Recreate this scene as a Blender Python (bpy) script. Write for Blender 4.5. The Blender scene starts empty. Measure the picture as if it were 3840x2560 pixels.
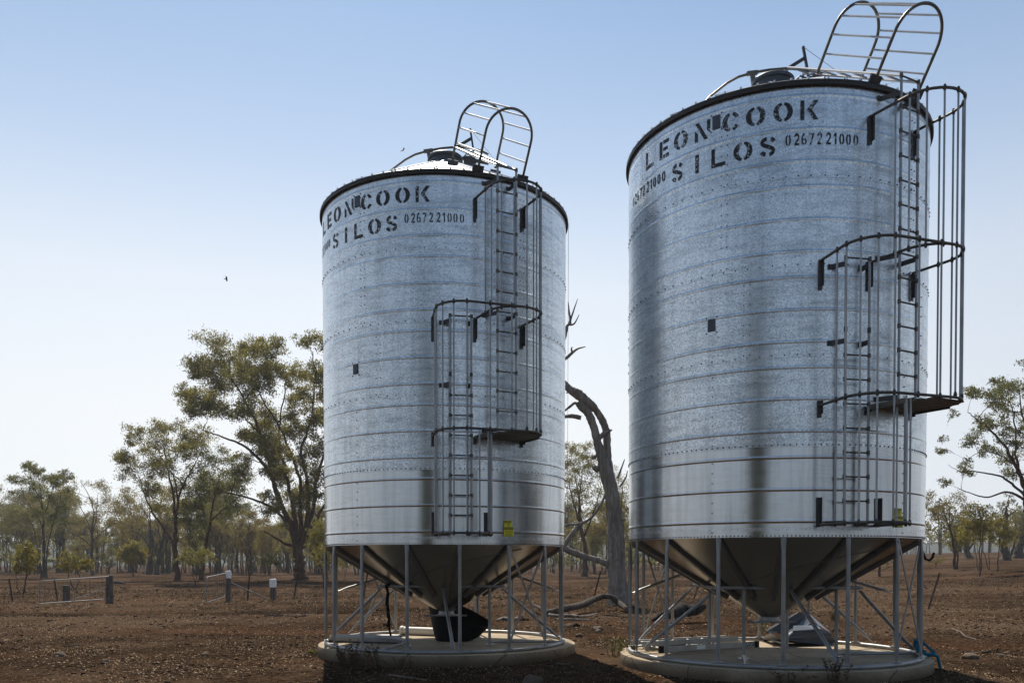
import bpy, bmesh, math, random
import numpy as np
from mathutils import Vector, Matrix, noise as mnoise

R = math.radians
sc = bpy.context.scene
COL = sc.collection
rnd = random.Random(7)
PI = math.pi

# ------------------------------------------------------------------ camera facts
F = 3194.16 / 3840.0            # focal length in picture widths
PITCH = R(-1.182)
CAMZ = 1.56
CX, CY = 1920.0, 2174.8         # principal point in photo pixels


def ray(px, py):
    u, v = px - CX, py - CY
    f = F * 3840.0
    x, y, z = u / f, 1.0, -v / f
    c, s = math.cos(PITCH), math.sin(PITCH)
    return Vector((x, y * c - z * s, y * s + z * c))


def rise(x, y):
    t = x - 20.0
    g = math.log1p(math.exp(max(-30, min(30, t / 4.0)))) * 4.0
    g = 85.0 * math.tanh(g / 85.0)
    w = max(0.0, min(1.0, (y - 22.0) / 35.0))
    return 0.059 * g * w * w * (3 - 2 * w)


def at(px, py, y):
    """world point on the pixel's ray at depth y"""
    d = ray(px, py)
    return Vector((0, 0, CAMZ)) + d * (y / d.y)


def gnd(px, py):
    """world point where the pixel's ray meets the terrain"""
    d = ray(px, py)
    t = 5.0
    while t < 900:
        p = Vector((0, 0, CAMZ)) + d * t
        if p.z <= rise(p.x, p.y):
            break
        t += 0.1
    return p


# ------------------------------------------------------------------ mesh helpers
class MB:
    def __init__(self):
        self.v, self.f, self.m = [], [], []

    def add(self, vs, fs, mi=0):
        b = len(self.v)
        self.v.extend([tuple(p) for p in vs])
        self.f.extend([tuple(b + i for i in f) for f in fs])
        self.m.extend([mi] * len(fs))

    def tube(self, pts, r, n=8, mi=0, closed=False, caps=True, jit=0.0):
        pts = [Vector(p) for p in pts]
        k = len(pts)
        if k < 2:
            return
        rad = r if callable(r) else (lambda s: r)
        if isinstance(r, (list, tuple)):
            rr = list(r)
            rad = lambda s: rr[min(k - 1, int(round(s * (k - 1))))]
        tang = []
        for i in range(k):
            if closed:
                t = pts[(i + 1) % k] - pts[i - 1]
            else:
                t = pts[min(k - 1, i + 1)] - pts[max(0, i - 1)]
            if t.length < 1e-9:
                t = Vector((0, 0, 1))
            tang.append(t.normalized())
        t0 = tang[0]
        up = Vector((0, 0, 1)) if abs(t0.z) < 0.9 else Vector((1, 0, 0))
        a = t0.cross(up).normalized()
        vs = []
        for i in range(k):
            t = tang[i]
            a = a - t * a.dot(t)
            if a.length < 1e-6:
                a = t.cross(Vector((0.3, 0.5, 0.8)))
            a.normalize()
            b = t.cross(a)
            q = rad(i / (k - 1 if not closed else k))
            for j in range(n):
                an = 2 * PI * j / n
                qq = q * (1 + (rnd.uniform(-jit, jit) if jit else 0))
                vs.append(pts[i] + a * (math.cos(an) * qq) + b * (math.sin(an) * qq))
        fs = []
        for i in range(k if closed else k - 1):
            i2 = (i + 1) % k
            for j in range(n):
                j2 = (j + 1) % n
                fs.append((i * n + j, i * n + j2, i2 * n + j2, i2 * n + j))
        if caps and not closed:
            fs.append(tuple(range(n - 1, -1, -1)))
            fs.append(tuple((k - 1) * n + j for j in range(n)))
        self.add(vs, fs, mi)

    def obox(self, c, ax, ay, az, mi=0):
        """box from centre and three half-axis vectors"""
        c, ax, ay, az = Vector(c), Vector(ax), Vector(ay), Vector(az)
        vs = [c + ax * i + ay * j + az * k for i in (-1, 1) for j in (-1, 1) for k in (-1, 1)]
        fs = [(0, 1, 3, 2), (4, 6, 7, 5), (0, 4, 5, 1), (2, 3, 7, 6), (0, 2, 6, 4), (1, 5, 7, 3)]
        self.add(vs, fs, mi)

    def bar(self, p, q, w, t, up=(0, 0, 1), mi=0):
        """flat bar from p to q, width w along 'up', thickness t"""
        p, q = Vector(p), Vector(q)
        d = q - p
        L = d.length
        d.normalize()
        up = Vector(up)
        up = (up - d * up.dot(d)).normalized()
        s = d.cross(up)
        self.obox((p + q) / 2, d * (L / 2), up * (w / 2), s * (t / 2), mi)

    def lathe(self, prof, n=64, mi=None, a0=0.0, a1=2 * PI):
        full = abs(a1 - a0 - 2 * PI) < 1e-6
        m = n if full else n + 1
        vs = []
        for (r, z) in prof:
            for j in range(m):
                a = a0 + (a1 - a0) * j / n
                vs.append((r * math.sin(a), -r * math.cos(a), z))
        for i in range(len(prof) - 1):
            fs = []
            for j in range(n):
                j2 = (j + 1) % m
                fs.append((i * m + j, i * m + j2, (i + 1) * m + j2, (i + 1) * m + j))
            if i == 0:
                self.add(vs, fs, mi[i] if mi else 0)
                base = len(self.v) - len(vs)
            else:
                self.f.extend([tuple(base + q for q in f) for f in fs])
                self.m.extend([mi[i] if mi else 0] * len(fs))

    def build(self, name, mats, parent=None, smooth=True, ang=38):
        me = bpy.data.meshes.new(name)
        me.from_pydata([tuple(p) for p in self.v], [], self.f)
        if not isinstance(mats, (list, tuple)):
            mats = [mats]
        for m in mats:
            me.materials.append(m)
        if len(mats) > 1:
            me.polygons.foreach_set('material_index', self.m)
        if smooth:
            me.polygons.foreach_set('use_smooth', [True] * len(me.polygons))
            me.update()
            me.set_sharp_from_angle(angle=R(ang))
        me.update()
        o = bpy.data.objects.new(name, me)
        COL.objects.link(o)
        if parent is not None:
            o.parent = parent
        return o


def fast_mesh(name, verts, quads, mat, parent=None, smooth=False):
    me = bpy.data.meshes.new(name)
    v = np.asarray(verts, dtype=np.float32).reshape(-1, 3)
    q = np.asarray(quads, dtype=np.int32).reshape(-1, 4)
    me.vertices.add(len(v))
    me.vertices.foreach_set('co', v.ravel())
    me.loops.add(q.size)
    me.loops.foreach_set('vertex_index', q.ravel())
    me.polygons.add(len(q))
    me.polygons.foreach_set('loop_start', np.arange(0, q.size, 4, dtype=np.int32))
    me.polygons.foreach_set('loop_total', np.full(len(q), 4, dtype=np.int32))
    if smooth:
        me.polygons.foreach_set('use_smooth', np.ones(len(q), dtype=bool))
    me.materials.append(mat)
    me.update(calc_edges=True)
    me.validate()
    o = bpy.data.objects.new(name, me)
    COL.objects.link(o)
    if parent is not None:
        o.parent = parent
    return o


def tag(o, label, cat, group=None, kind=None):
    o['label'] = label
    o['category'] = cat
    if group:
        o['group'] = group
    if kind:
        o['kind'] = kind
    return o


def thing(name, label, cat, loc=(0, 0, 0), rz=0.0, group=None):
    o = bpy.data.objects.new(name, None)
    o.empty_display_size = 0.2
    COL.objects.link(o)
    o.location = loc
    o.rotation_euler = (0, 0, rz)
    return tag(o, label, cat, group)


def kids(o):
    return [c for c in bpy.data.objects if c.parent == o]


def copy_tree(o, parent=None):
    c = o.copy()
    COL.objects.link(c)
    c.parent = parent
    for ch in kids(o):
        copy_tree(ch, c)
    return c


# ------------------------------------------------------------------ materials
def mat(name):
    m = bpy.data.materials.new(name)
    m.use_nodes = True
    nt = m.node_tree
    nt.nodes.clear()
    out = nt.nodes.new('ShaderNodeOutputMaterial')
    return m, nt, out


class N:
    """tiny node builder"""
    def __init__(self, nt):
        self.nt = nt

    def n(self, typ, **kw):
        nd = self.nt.nodes.new(typ)
        for k, v in kw.items():
            if k == 'inp':
                for a, b in v.items():
                    if hasattr(b, 'is_output') or isinstance(b, bpy.types.NodeSocket):
                        self.nt.links.new(b, nd.inputs[a])
                    else:
                        nd.inputs[a].default_value = b
            else:
                setattr(nd, k, v)
        return nd

    def coord(self, kind='Object', scale=(1, 1, 1)):
        tc = self.n('ShaderNodeTexCoord')
        mp = self.n('ShaderNodeMapping', inp={'Vector': tc.outputs[kind], 'Scale': scale})
        return mp.outputs[0]

    def noise(self, vec, scale, detail=4, rough=0.55, dist=0.0):
        return self.n('ShaderNodeTexNoise', inp={'Vector': vec, 'Scale': scale, 'Detail': detail, 'Roughness': rough, 'Distortion': dist}).outputs[0]

    def ramp(self, fac, stops, interp='LINEAR'):
        r = self.n('ShaderNodeValToRGB', inp={'Fac': fac})
        cr = r.color_ramp
        cr.interpolation = interp
        while len(cr.elements) < len(stops):
            cr.elements.new(0.5)
        for e, (p, c) in zip(cr.elements, stops):
            e.position = p
            e.color = c if len(c) == 4 else (*c, 1)
        return r.outputs[0]

    def mix(self, fac, a, b, mode='MIX'):
        m = self.n('ShaderNodeMix', data_type='RGBA', blend_type=mode)
        for k, v in ((0, fac), (6, a), (7, b)):
            if isinstance(v, bpy.types.NodeSocket):
                self.nt.links.new(v, m.inputs[k])
            else:
                m.inputs[k].default_value = v if k == 0 or len(v) == 4 else (*v, 1)
        return m.outputs[2]

    def math(self, op, a, b=0.0, clamp=False):
        m = self.n('ShaderNodeMath', operation=op, use_clamp=clamp)
        for k, v in ((0, a), (1, b)):
            if isinstance(v, bpy.types.NodeSocket):
                self.nt.links.new(v, m.inputs[k])
            else:
                m.inputs[k].default_value = v
        return m.outputs[0]

    def bump(self, h, strength=0.3, dist=0.02):
        return self.n('ShaderNodeBump', inp={'Height': h, 'Strength': strength, 'Distance': dist}).outputs[0]

    def bsdf(self, **kw):
        return self.n('ShaderNodeBsdfPrincipled', inp=kw).outputs[0]


def grey(v, a=1):
    return (v, v, v, a)


def simple(name, col, rough=0.6, metal=0.0, var=0.25, scale=8, bump=0.15, bscale=40, bdist=0.005, spec=None):
    m, nt, out = mat(name)
    g = N(nt)
    v = g.coord('Object')
    n1 = g.noise(v, scale, 5)
    c = g.mix(n1, tuple(x * (1 - var) for x in col), tuple(min(1, x * (1 + var)) for x in col))
    n2 = g.noise(v, bscale, 3)
    b = g.bump(n2, bump, bdist)
    s = g.bsdf(**{'Base Color': c, 'Roughness': rough, 'Metallic': metal, 'Normal': b, 'Specular IOR Level': (0.5 if metal > 0.15 or rough < 0.55 else 0.12) if spec is None else spec})
    nt.links.new(s, out.inputs[0])
    return m


def make_wall_mat():
    m, nt, out = mat('galvanised_sheet')
    g = N(nt)
    tc = g.n('ShaderNodeTexCoord')
    obj0 = tc.outputs['Object']
    orand = g.n('ShaderNodeObjectInfo').outputs['Random']
    shiftv = g.n('ShaderNodeCombineXYZ', inp={0: g.math('MULTIPLY', orand, 37.0), 1: g.math('MULTIPLY', orand, 19.0), 2: 0.0}).outputs[0]
    obj = g.n('ShaderNodeVectorMath', operation='ADD', inp={0: obj0, 1: shiftv}).outputs[0]
    sep = g.n('ShaderNodeSeparateXYZ', inp={'Vector': obj0})
    z = sep.outputs[2]
    # the bottom course is newer, smooth sheet; everything above is spangled
    up = g.math('GREATER_THAN', z, 1.605 + 1.083)
    band = g.math('MULTIPLY', g.math('GREATER_THAN', z, 1.605 + 0.075), g.math('LESS_THAN', z, 1.605 + 0.115))
    spmask = g.math('MAXIMUM', up, g.math('MULTIPLY', band, 0.55))
    # spangle: short dark crystals
    warp = g.noise(obj, 14, 2)
    v1 = g.n('ShaderNodeTexVoronoi', feature='F1', inp={'Vector': obj, 'Scale': 30.0, 'Randomness': 1.0})
    sp0 = g.noise(obj, 52, 2.0, 0.6, 1.0)
    big = g.noise(obj, 1.6, 4, 0.6)
    speck = g.ramp(g.math('ADD', sp0, g.math('MULTIPLY', g.math('SUBTRACT', big, 0.5), 0.12)), [(0.40, grey(0)), (0.50, grey(1))])
    cellv = g.n('ShaderNodeSeparateColor', inp={0: v1.outputs['Color']}).outputs[0]
    light = g.mix(cellv, (0.71, 0.755, 0.79), (0.82, 0.865, 0.90))
    spang = g.mix(speck, (0.53, 0.57, 0.605), light)
    # rolling smears and streaks
    mp = g.n('ShaderNodeMapping', inp={'Vector': obj, 'Scale': (1.1, 1.1, 9.0)})
    sm = g.noise(mp.outputs[0], 1.6, 5, 0.65, 0.6)
    smr = g.ramp(sm, [(0.34, grey(0.76)), (0.50, grey(1.0))])
    mp2 = g.n('ShaderNodeMapping', inp={'Vector': obj, 'Scale': (7.0, 7.0, 0.35)})
    st = g.noise(mp2.outputs[0], 1.8, 4, 0.6)
    strk = g.ramp(st, [(0.35, grey(0.86)), (0.55, grey(1.0))])
    smoothc = g.mix(g.noise(obj, 5.0, 4), (0.535, 0.55, 0.565), (0.60, 0.615, 0.63))
    c = g.mix(spmask, smoothc, spang)
    c = g.mix(g.math('ADD', g.math('MULTIPLY', spmask, 0.75), 0.22), c, smr, 'MULTIPLY')
    c = g.mix(1.0, c, strk, 'MULTIPLY')
    # scuffs: thin worn scratches
    mp3 = g.n('ShaderNodeMapping', inp={'Vector': obj, 'Scale': (2.2, 2.2, 5.0), 'Location': (3, 1, 2)})
    w = g.n('ShaderNodeTexWave', wave_type='RINGS', inp={'Vector': mp3.outputs[0], 'Scale': 1.3, 'Distortion': 9.0, 'Detail': 3.0}).outputs[0]
    scm = g.math('MULTIPLY', g.math('GREATER_THAN', w, 0.965), g.math('GREATER_THAN', g.noise(obj, 0.9, 2), 0.62))
    c = g.mix(g.math('MULTIPLY', scm, 0.35), c, (0.25, 0.26, 0.27))
    mp5 = g.n('ShaderNodeMapping', inp={'Vector': obj, 'Scale': (0.8, 0.8, 2.6), 'Location': (7, 2, 5)})
    dirtm = g.ramp(g.noise(mp5.outputs[0], 1.5, 6, 0.7, 1.2), [(0.52, grey(0)), (0.62, grey(0.5))])
    c = g.mix(g.math('MULTIPLY', dirtm, spmask), c, (0.40, 0.43, 0.46))
    # each course and each sheet of it came from a slightly different coil
    ang_ = g.math('ARCTAN2', sep.outputs[0], sep.outputs[1])
    crs = g.math('FLOOR', g.math('DIVIDE', g.math('SUBTRACT', z, 1.605), 1.066))
    sht = g.math('FLOOR', g.math('ADD', g.math('MULTIPLY', ang_, 0.7958), g.math('MULTIPLY', crs, 0.37)))
    wn = g.n('ShaderNodeTexWhiteNoise', noise_dimensions='2D', inp={'Vector': g.n('ShaderNodeCombineXYZ', inp={0: sht, 1: crs}).outputs[0]}).outputs['Value']
    c = g.mix(1.0, c, g.ramp(wn, [(0.0, grey(0.90)), (1.0, grey(1.0))]), 'MULTIPLY')
    oi = g.n('ShaderNodeObjectInfo')
    rg = g.mix(spmask, g.ramp(g.noise(mp.outputs[0], 3.0, 3), [(0.3, grey(0.16)), (0.7, grey(0.21))]), g.ramp(sp0, [(0.4, grey(0.36)), (0.6, grey(0.25))]))
    dent = g.noise(obj, 1.9, 2)
    b1 = g.bump(dent, 0.22, 0.010)
    b2n = g.n('ShaderNodeBump', inp={'Height': sp0, 'Strength': 0.06, 'Distance': 0.004, 'Normal': b1})
    s = g.bsdf(**{'Base Color': c, 'Roughness': rg, 'Metallic': 0.97, 'Normal': b2n.outputs[0]})
    nt.links.new(s, out.inputs[0])
    return m


def make_paint_mat():
    m, nt, out = mat('worn_black_stencil')
    g = N(nt)
    v0 = g.coord('Object')
    orand = g.n('ShaderNodeObjectInfo').outputs['Random']
    v = g.n('ShaderNodeVectorMath', operation='ADD', inp={0: v0, 1: g.n('ShaderNodeCombineXYZ', inp={0: g.math('MULTIPLY', orand, 50.0)}).outputs[0]}).outputs[0]
    n1 = g.noise(v, 30, 4, 0.7)
    n2 = g.noise(v, 2.2, 3)
    k = g.ramp(g.math('ADD', n1, g.math('MULTIPLY', g.math('SUBTRACT', n2, 0.5), 0.5)), [(0.58, grey(0)), (0.63, grey(1))])
    c = g.mix(k, (0.012, 0.012, 0.014), (0.55, 0.57, 0.58))
    s = g.bsdf(**{'Base Color': c, 'Roughness': 0.55, 'Metallic': g.math('MULTIPLY', k, 0.85)})
    nt.links.new(s, out.inputs[0])
    return m


def make_pipe_mat(name, lo, hi, rough=0.45, metal=0.8):
    m, nt, out = mat(name)
    g = N(nt)
    v = g.coord('Object')
    n1 = g.noise(v, 22, 5, 0.65)
    n2 = g.noise(v, 2.5, 3)
    c = g.mix(n1, lo, hi)
    c = g.mix(g.ramp(n2, [(0.45, grey(0)), (0.75, grey(0.6))]), c, tuple(x * 0.55 for x in lo))
    rr = g.ramp(n1, [(0.3, grey(rough - 0.08)), (0.7, grey(rough + 0.14))])
    s = g.bsdf(**{'Base Color': c, 'Roughness': rr, 'Metallic': metal, 'Normal': g.bump(n1, 0.12, 0.003)})
    nt.links.new(s, out.inputs[0])
    return m


def make_leaf_mat(name, c1, c2, c3, trans=0.45, spec=0.3):
    m, nt, out = mat(name)
    g = N(nt)
    geo = g.n('ShaderNodeNewGeometry')
    isl = geo.outputs['Random Per Island']
    v = g.coord('Object')
    n1 = g.noise(v, 0.55, 3)
    c = g.ramp(isl, [(0.0, c1), (0.55, c2), (1.0, c3)])
    c = g.mix(g.ramp(n1, [(0.35, grey(0)), (0.65, grey(0.65))]), c, c3)
    d = g.n('ShaderNodeBsdfPrincipled', inp={'Base Color': c, 'Roughness': 0.5, 'Specular IOR Level': spec}).outputs[0]
    t = g.n('ShaderNodeBsdfTranslucent', inp={'Color': g.mix(0.25, c, (0.40, 0.36, 0.06), 'MIX')}).outputs[0]
    ms = g.n('ShaderNodeMixShader', inp={0: trans, 1: d, 2: t}).outputs[0]
    nt.links.new(ms, out.inputs[0])
    return m


def make_bark_mat(name, c1, c2, c3, scale=1.0):
    m, nt, out = mat(name)
    g = N(nt)
    v = g.coord('Object', (7 * scale, 7 * scale, 0.9 * scale))
    n1 = g.noise(v, 1.6, 6, 0.65, 0.4)
    v2 = g.coord('Object', (1, 1, 1))
    n2 = g.noise(v2, 0.7 * scale, 4)
    c = g.ramp(n1, [(0.3, c1), (0.5, c2), (0.7, c3)])
    c = g.mix(g.ramp(n2, [(0.4, grey(0)), (0.7, grey(0.5))]), c, c1)
    s = g.bsdf(**{'Base Color': c, 'Roughness': 0.9, 'Specular IOR Level': 0.15, 'Normal': g.bump(n1, 0.9, 0.09)})
    nt.links.new(s, out.inputs[0])
    return m


def make_ground_mat():
    m, nt, out = mat('dry_dirt')
    g = N(nt)
    v = g.coord('Object')
    big = g.noise(v, 0.11, 4, 0.6)
    mid = g.noise(v, 0.9, 6, 0.65)
    fine = g.noise(v, 9.0, 6, 0.7)
    vfine = g.noise(v, 46.0, 3, 0.6)
    c = g.ramp(mid, [(0.38, (0.0121, 0.0069, 0.0041)), (0.5, (0.0330, 0.0197, 0.0120)), (0.62, (0.0660, 0.0404, 0.0250))])
    c = g.mix(g.ramp(fine, [(0.49, grey(0.0)), (0.60, grey(0.85))]), c, (0.1018, 0.0651, 0.0415))
    c = g.mix(g.ramp(fine, [(0.38, grey(0.9)), (0.47, grey(0.0))]), c, (0.0068, 0.0040, 0.0024))
    c = g.mix(g.ramp(big, [(0.40, grey(0.5)), (0.52, grey(0.0))]), c, (0.0184, 0.0110, 0.0068))
    c = g.mix(g.ramp(big, [(0.48, grey(0.0)), (0.60, grey(0.6))]), c, (0.1115, 0.0735, 0.0476))
    mpx = g.coord('Object', (0.25, 1.0, 1))
    dr = g.noise(mpx, 0.35, 5, 0.6)
    c = g.mix(g.ramp(dr, [(0.52, grey(0.0)), (0.64, grey(0.5))]), c, (0.0825, 0.0378, 0.0195))
    mp4 = g.coord('Object', (1.0, 2.6, 1))
    fl = g.noise(mp4, 26.0, 2, 0.5)
    c = g.mix(g.ramp(fl, [(0.62, grey(0.0)), (0.66, grey(0.75))]), c, (0.2328, 0.1628, 0.1037))
    # churned dark soil of the vehicle track that runs past the gates
    sp = g.n('ShaderNodeSeparateXYZ', inp={'Vector': v})
    tx, ty = sp.outputs[0], sp.outputs[1]
    line = g.math('ADD', g.math('ADD', 30.5, g.math('MULTIPLY', tx, 0.30)), g.math('MULTIPLY', g.math('SINE', g.math('MULTIPLY', tx, 0.22)), 1.2))
    off = g.math('ABSOLUTE', g.math('SUBTRACT', ty, line))
    off = g.math('SUBTRACT', off, g.math('MULTIPLY', g.math('SUBTRACT', mid, 0.5), 2.2))
    tm = g.n('ShaderNodeMapRange', inp={'Value': off, 'From Min': 0.2, 'From Max': 1.1, 'To Min': 0.8, 'To Max': 0.0}).outputs[0]
    tm = g.math('MULTIPLY', tm, g.n('ShaderNodeMapRange', inp={'Value': tx, 'From Min': -2.0, 'From Max': 3.0, 'To Min': 1.0, 'To Max': 0.0}).outputs[0])
    c = g.mix(tm, c, (0.0126, 0.0079, 0.0051))
    h = g.math('ADD', g.math('MULTIPLY', fine, 0.7), g.math('MULTIPLY', vfine, 0.3))
    b = g.bump(h, 1.0, 0.11)
    s = g.bsdf(**{'Base Color': c, 'Roughness': 1.0, 'Specular IOR Level': 0.0, 'Normal': b})
    nt.links.new(s, out.inputs[0])
    return m


def make_concrete():
    m, nt, out = mat('concrete')
    g = N(nt)
    v = g.coord('Object')
    n1 = g.noise(v, 1.3, 5, 0.6)
    n2 = g.noise(v, 24, 4, 0.6)
    c = g.ramp(n1, [(0.3, (0.34, 0.27, 0.185)), (0.7, (0.50, 0.40, 0.28))])
    c = g.mix(g.ramp(n2, [(0.3, grey(0.5)), (0.55, grey(0.0))]), c, (0.16, 0.135, 0.11))
    # soil stain and painted-in shade over the upright face, fainter towards the top edge
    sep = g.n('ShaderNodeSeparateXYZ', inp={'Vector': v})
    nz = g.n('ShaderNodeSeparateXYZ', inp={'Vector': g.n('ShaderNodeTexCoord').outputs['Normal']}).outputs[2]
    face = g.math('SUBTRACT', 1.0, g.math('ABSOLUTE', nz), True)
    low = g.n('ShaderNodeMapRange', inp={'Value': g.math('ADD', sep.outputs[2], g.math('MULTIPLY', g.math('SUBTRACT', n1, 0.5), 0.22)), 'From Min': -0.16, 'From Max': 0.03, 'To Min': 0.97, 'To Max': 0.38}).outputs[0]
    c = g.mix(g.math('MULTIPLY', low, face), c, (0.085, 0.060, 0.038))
    n3 = g.noise(v, 0.8, 5, 0.7, 0.8)
    c = g.mix(g.ramp(n3, [(0.50, grey(0)), (0.62, grey(0.45))]), c, (0.17, 0.125, 0.085))
    ck = g.n('ShaderNodeTexVoronoi', feature='DISTANCE_TO_EDGE', inp={'Vector': g.n('ShaderNodeVectorMath', operation='ADD', inp={0: v, 1: g.n('ShaderNodeVectorMath', operation='SCALE', inp={0: g.n('ShaderNodeTexNoise', inp={'Vector': v, 'Scale': 2.0, 'Detail': 4}).outputs[1], 'Scale': 0.25}).outputs[0]}).outputs[0], 'Scale': 0.55}).outputs['Distance']
    c = g.mix(g.ramp(ck, [(0.002, grey(0.75)), (0.008, grey(0))]), c, (0.06, 0.045, 0.03))
    s = g.bsdf(**{'Base Color': c, 'Roughness': 0.95, 'Specular IOR Level': 0.1, 'Normal': g.bump(n2, 0.3, 0.008)})
    nt.links.new(s, out.inputs[0])
    return m


M = {}
M['wall'] = make_wall_mat()
M['paint'] = make_paint_mat()
M['pipe'] = make_pipe_mat('galvanised_pipe', (0.22, 0.222, 0.222), (0.42, 0.415, 0.405), 0.45, 0.6)
M['cage'] = make_pipe_mat('cage_steel', (0.20, 0.205, 0.215), (0.48, 0.49, 0.50), 0.42, 0.75)
M['weld'] = make_pipe_mat('weld_primer', (0.04, 0.039, 0.038), (0.10, 0.095, 0.09), 0.5, 0.35)
M['hoop'] = make_pipe_mat('weathered_hoop', (0.075, 0.068, 0.056), (0.20, 0.18, 0.145), 0.45, 0.55)
M['bolt'] = simple('bolt_steel', (0.13, 0.14, 0.15), 0.5, 0.6, 0.2)
M['rim'] = simple('dark_rim', (0.030, 0.026, 0.023), 0.55, 0.3, 0.4, 6)
M['roof'] = simple('roof_sheet', (0.80, 0.81, 0.81), 0.38, 0.55, 0.05, 3, 0.05)
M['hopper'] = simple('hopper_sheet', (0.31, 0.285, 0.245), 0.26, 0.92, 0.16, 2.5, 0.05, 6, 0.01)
M['hrib'] = simple('hopper_rib_steel', (0.20, 0.19, 0.18), 0.45, 0.7, 0.3)
M['dplate'] = simple('dark_plate', (0.06, 0.068, 0.08), 0.45, 0.3, 0.15)
M['yellow'] = simple('sign_yellow', (0.86, 0.78, 0.03), 0.5, 0, 0.1)
M['black'] = simple('sign_black', (0.02, 0.02, 0.02), 0.5, 0, 0.1)
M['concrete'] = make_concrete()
M['ground'] = make_ground_mat()

# ------------------------------------------------------------------ the silo
RW = 2.0
ZB = 1.605                      # height of the bottom of the wall above the pad
PHI_L, PHI_U = R(10.3), R(27.7)  # ladder headings on the wall
HW, R0, R1 = 0.39, 1.985, 2.46   # cage half width, wall end, centre of the bow
ZH0, ZH1, ZH2, ZH3 = ZB + 0.14, ZB + 1.56, ZB + 3.27, ZB + 5.0


def cyl(phi, r, z):
    return Vector((r * math.sin(phi), -r * math.cos(phi), z))


def local(phi, x, y, z):
    """x sideways, y outwards from the silo axis, in the frame of heading phi"""
    c, s = math.cos(phi), math.sin(phi)
    return Vector((x * c + y * s, x * s - y * c, z))


def u_len():
    return 2 * (R1 - R0) + PI * HW


def u_pt(phi, s, z, hw=HW):
    L1 = R1 - R0
    tot = 2 * L1 + PI * hw
    s = s * tot
    if s < L1:
        x, y = -hw, R0 + s
    elif s < L1 + PI * hw:
        a = (s - L1) / hw
        x, y = -hw * math.cos(a), R1 + hw * math.sin(a)
    else:
        x, y = hw, R0 + (tot - s)
    return local(phi, x, y, z)


def u_path(phi, z, s0=0.0, s1=1.0, n=28):
    return [u_pt(phi, s0 + (s1 - s0) * i / n, z) for i in range(n + 1)]


# outer bow that runs round both ladders
CL, CU = local(PHI_L, 0, R1, 0), local(PHI_U, 0, R1, 0)
_d = (CU - CL).normalized()
NRM = Vector((_d.y, -_d.x, 0))
if NRM.dot(CL) < 0:
    NRM = -NRM


def frac_of(phi, C):
    """arc fraction on the U of heading phi whose outward normal is NRM"""
    best = min(range(401), key=lambda i: (u_pt(phi, i / 400, 0) - (C + NRM * HW)).length)
    return best / 400


SL, SU = frac_of(PHI_L, CL), frac_of(PHI_U, CU)


def hull_path(z):
    return u_path(PHI_L, z, 0, SL, 20) + u_path(PHI_U, z, SU, 1.0, 22)


silo = thing('grain_silo', 'galvanised cone-bottom grain silo further back on the left, black rubber chute under it', 'silo', (0, 0, 0), 0, 'two matching galvanised silos')

# wall ---------------------------------------------------------------------
ribz = [0.19, 0.57, 0.955, 1.265, 1.65, 2.025, 2.327, 2.706, 3.09, 3.392, 3.77, 4.157, 4.453, 4.83, 5.219]
seams = [1.08, 2.145, 3.212, 4.253]


def wall_profile():
    ev = [(z, 'r') for z in ribz] + [(z, 's') for z in seams]
    ev.sort()
    r = RW
    p = [(r - 0.02, ZB), (r, ZB), (r, ZB + 0.03)]
    for z, k in ev:
        Z = ZB + z
        if k == 'r':
            for dz, h in ((-0.034, 0), (-0.027, 0), (-0.022, 0.0001), (-0.014, 0.0018), (-0.007, 0.0035), (0, 0.0041), (0.007, 0.0035), (0.014, 0.0018), (0.022, 0.0001), (0.027, 0), (0.034, 0)):
                p.append((r + h, Z + dz))
        else:
            p.append((r, Z - 0.02))
            p.append((r, Z - 0.001))
            r += 0.0035
            p.append((r, Z))
            p.append((r, Z + 0.004))
            p.append((r, Z + 0.012))
            p.append((r, Z + 0.02))
    p.append((r, ZB + 5.36))
    return p


mb = MB()
mb.lathe(wall_profile(), 160)


def course_r(z):
    return RW + 0.0035 * sum(1 for s in seams if z > s)


def bolt(mb, phi, z, s=0.011, r=None, mi=1):
    r = (course_r(z) if r is None else r)
    c = cyl(phi, r, ZB + z)
    n = cyl(phi, 1, 0)
    t = Vector((math.cos(phi), math.sin(phi), 0))
    k = Vector((0, 0, 1))
    vs = []
    for (h, q) in ((0.0, 1.0), (0.006, 0.95), (0.010, 0.5)):
        for j in range(6):
            a = 2 * PI * j / 6
            vs.append(c + n * h + (t * math.cos(a) + k * math.sin(a)) * (s * q))
    fs = []
    for i in range(2):
        for j in range(6):
            fs.append((i * 6 + j, i * 6 + (j + 1) % 6, (i + 1) * 6 + (j + 1) % 6, (i + 1) * 6 + j))
    fs.append((12, 13, 14, 15, 16, 17))
    mb.add(vs, fs, mi)


def arange(a, b, st):
    n = int(round((b - a) / st))
    return [a + (b - a) * i / n for i in range(n)]


for ph in arange(0, 2 * PI, 0.048 / 2):
    bolt(mb, ph, 0.016, 0.010)
for ph in arange(0, 2 * PI, 0.072 / 2):
    bolt(mb, ph, 1.103, 0.010)
for zz in (2.17, 3.237, 4.28):
    for ph in arange(0.01, 2 * PI, 0.145 / 2):
        bolt(mb, ph, zz, 0.0095)
for ci, (z0, z1) in enumerate([(0.06, 1.04), (1.14, 2.1), (2.2, 3.17), (3.28, 4.2), (4.3, 5.25)]):
    off = [R(-37), R(-37), R(-26), R(38), R(38)][ci]
    for k in range(5):
        for dph in ((0, 0) if ci < 2 else (0, 0.036)):
            for zz in arange(z0, z1, 0.125):
                if min(abs(zz - q) for q in ribz) > 0.03:
                    bolt(mb, off + k * 2 * PI / 5 + dph, zz, 0.008)
wall = mb.build('wall', [M['wall'], M['bolt']], silo, ang=30)

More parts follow.
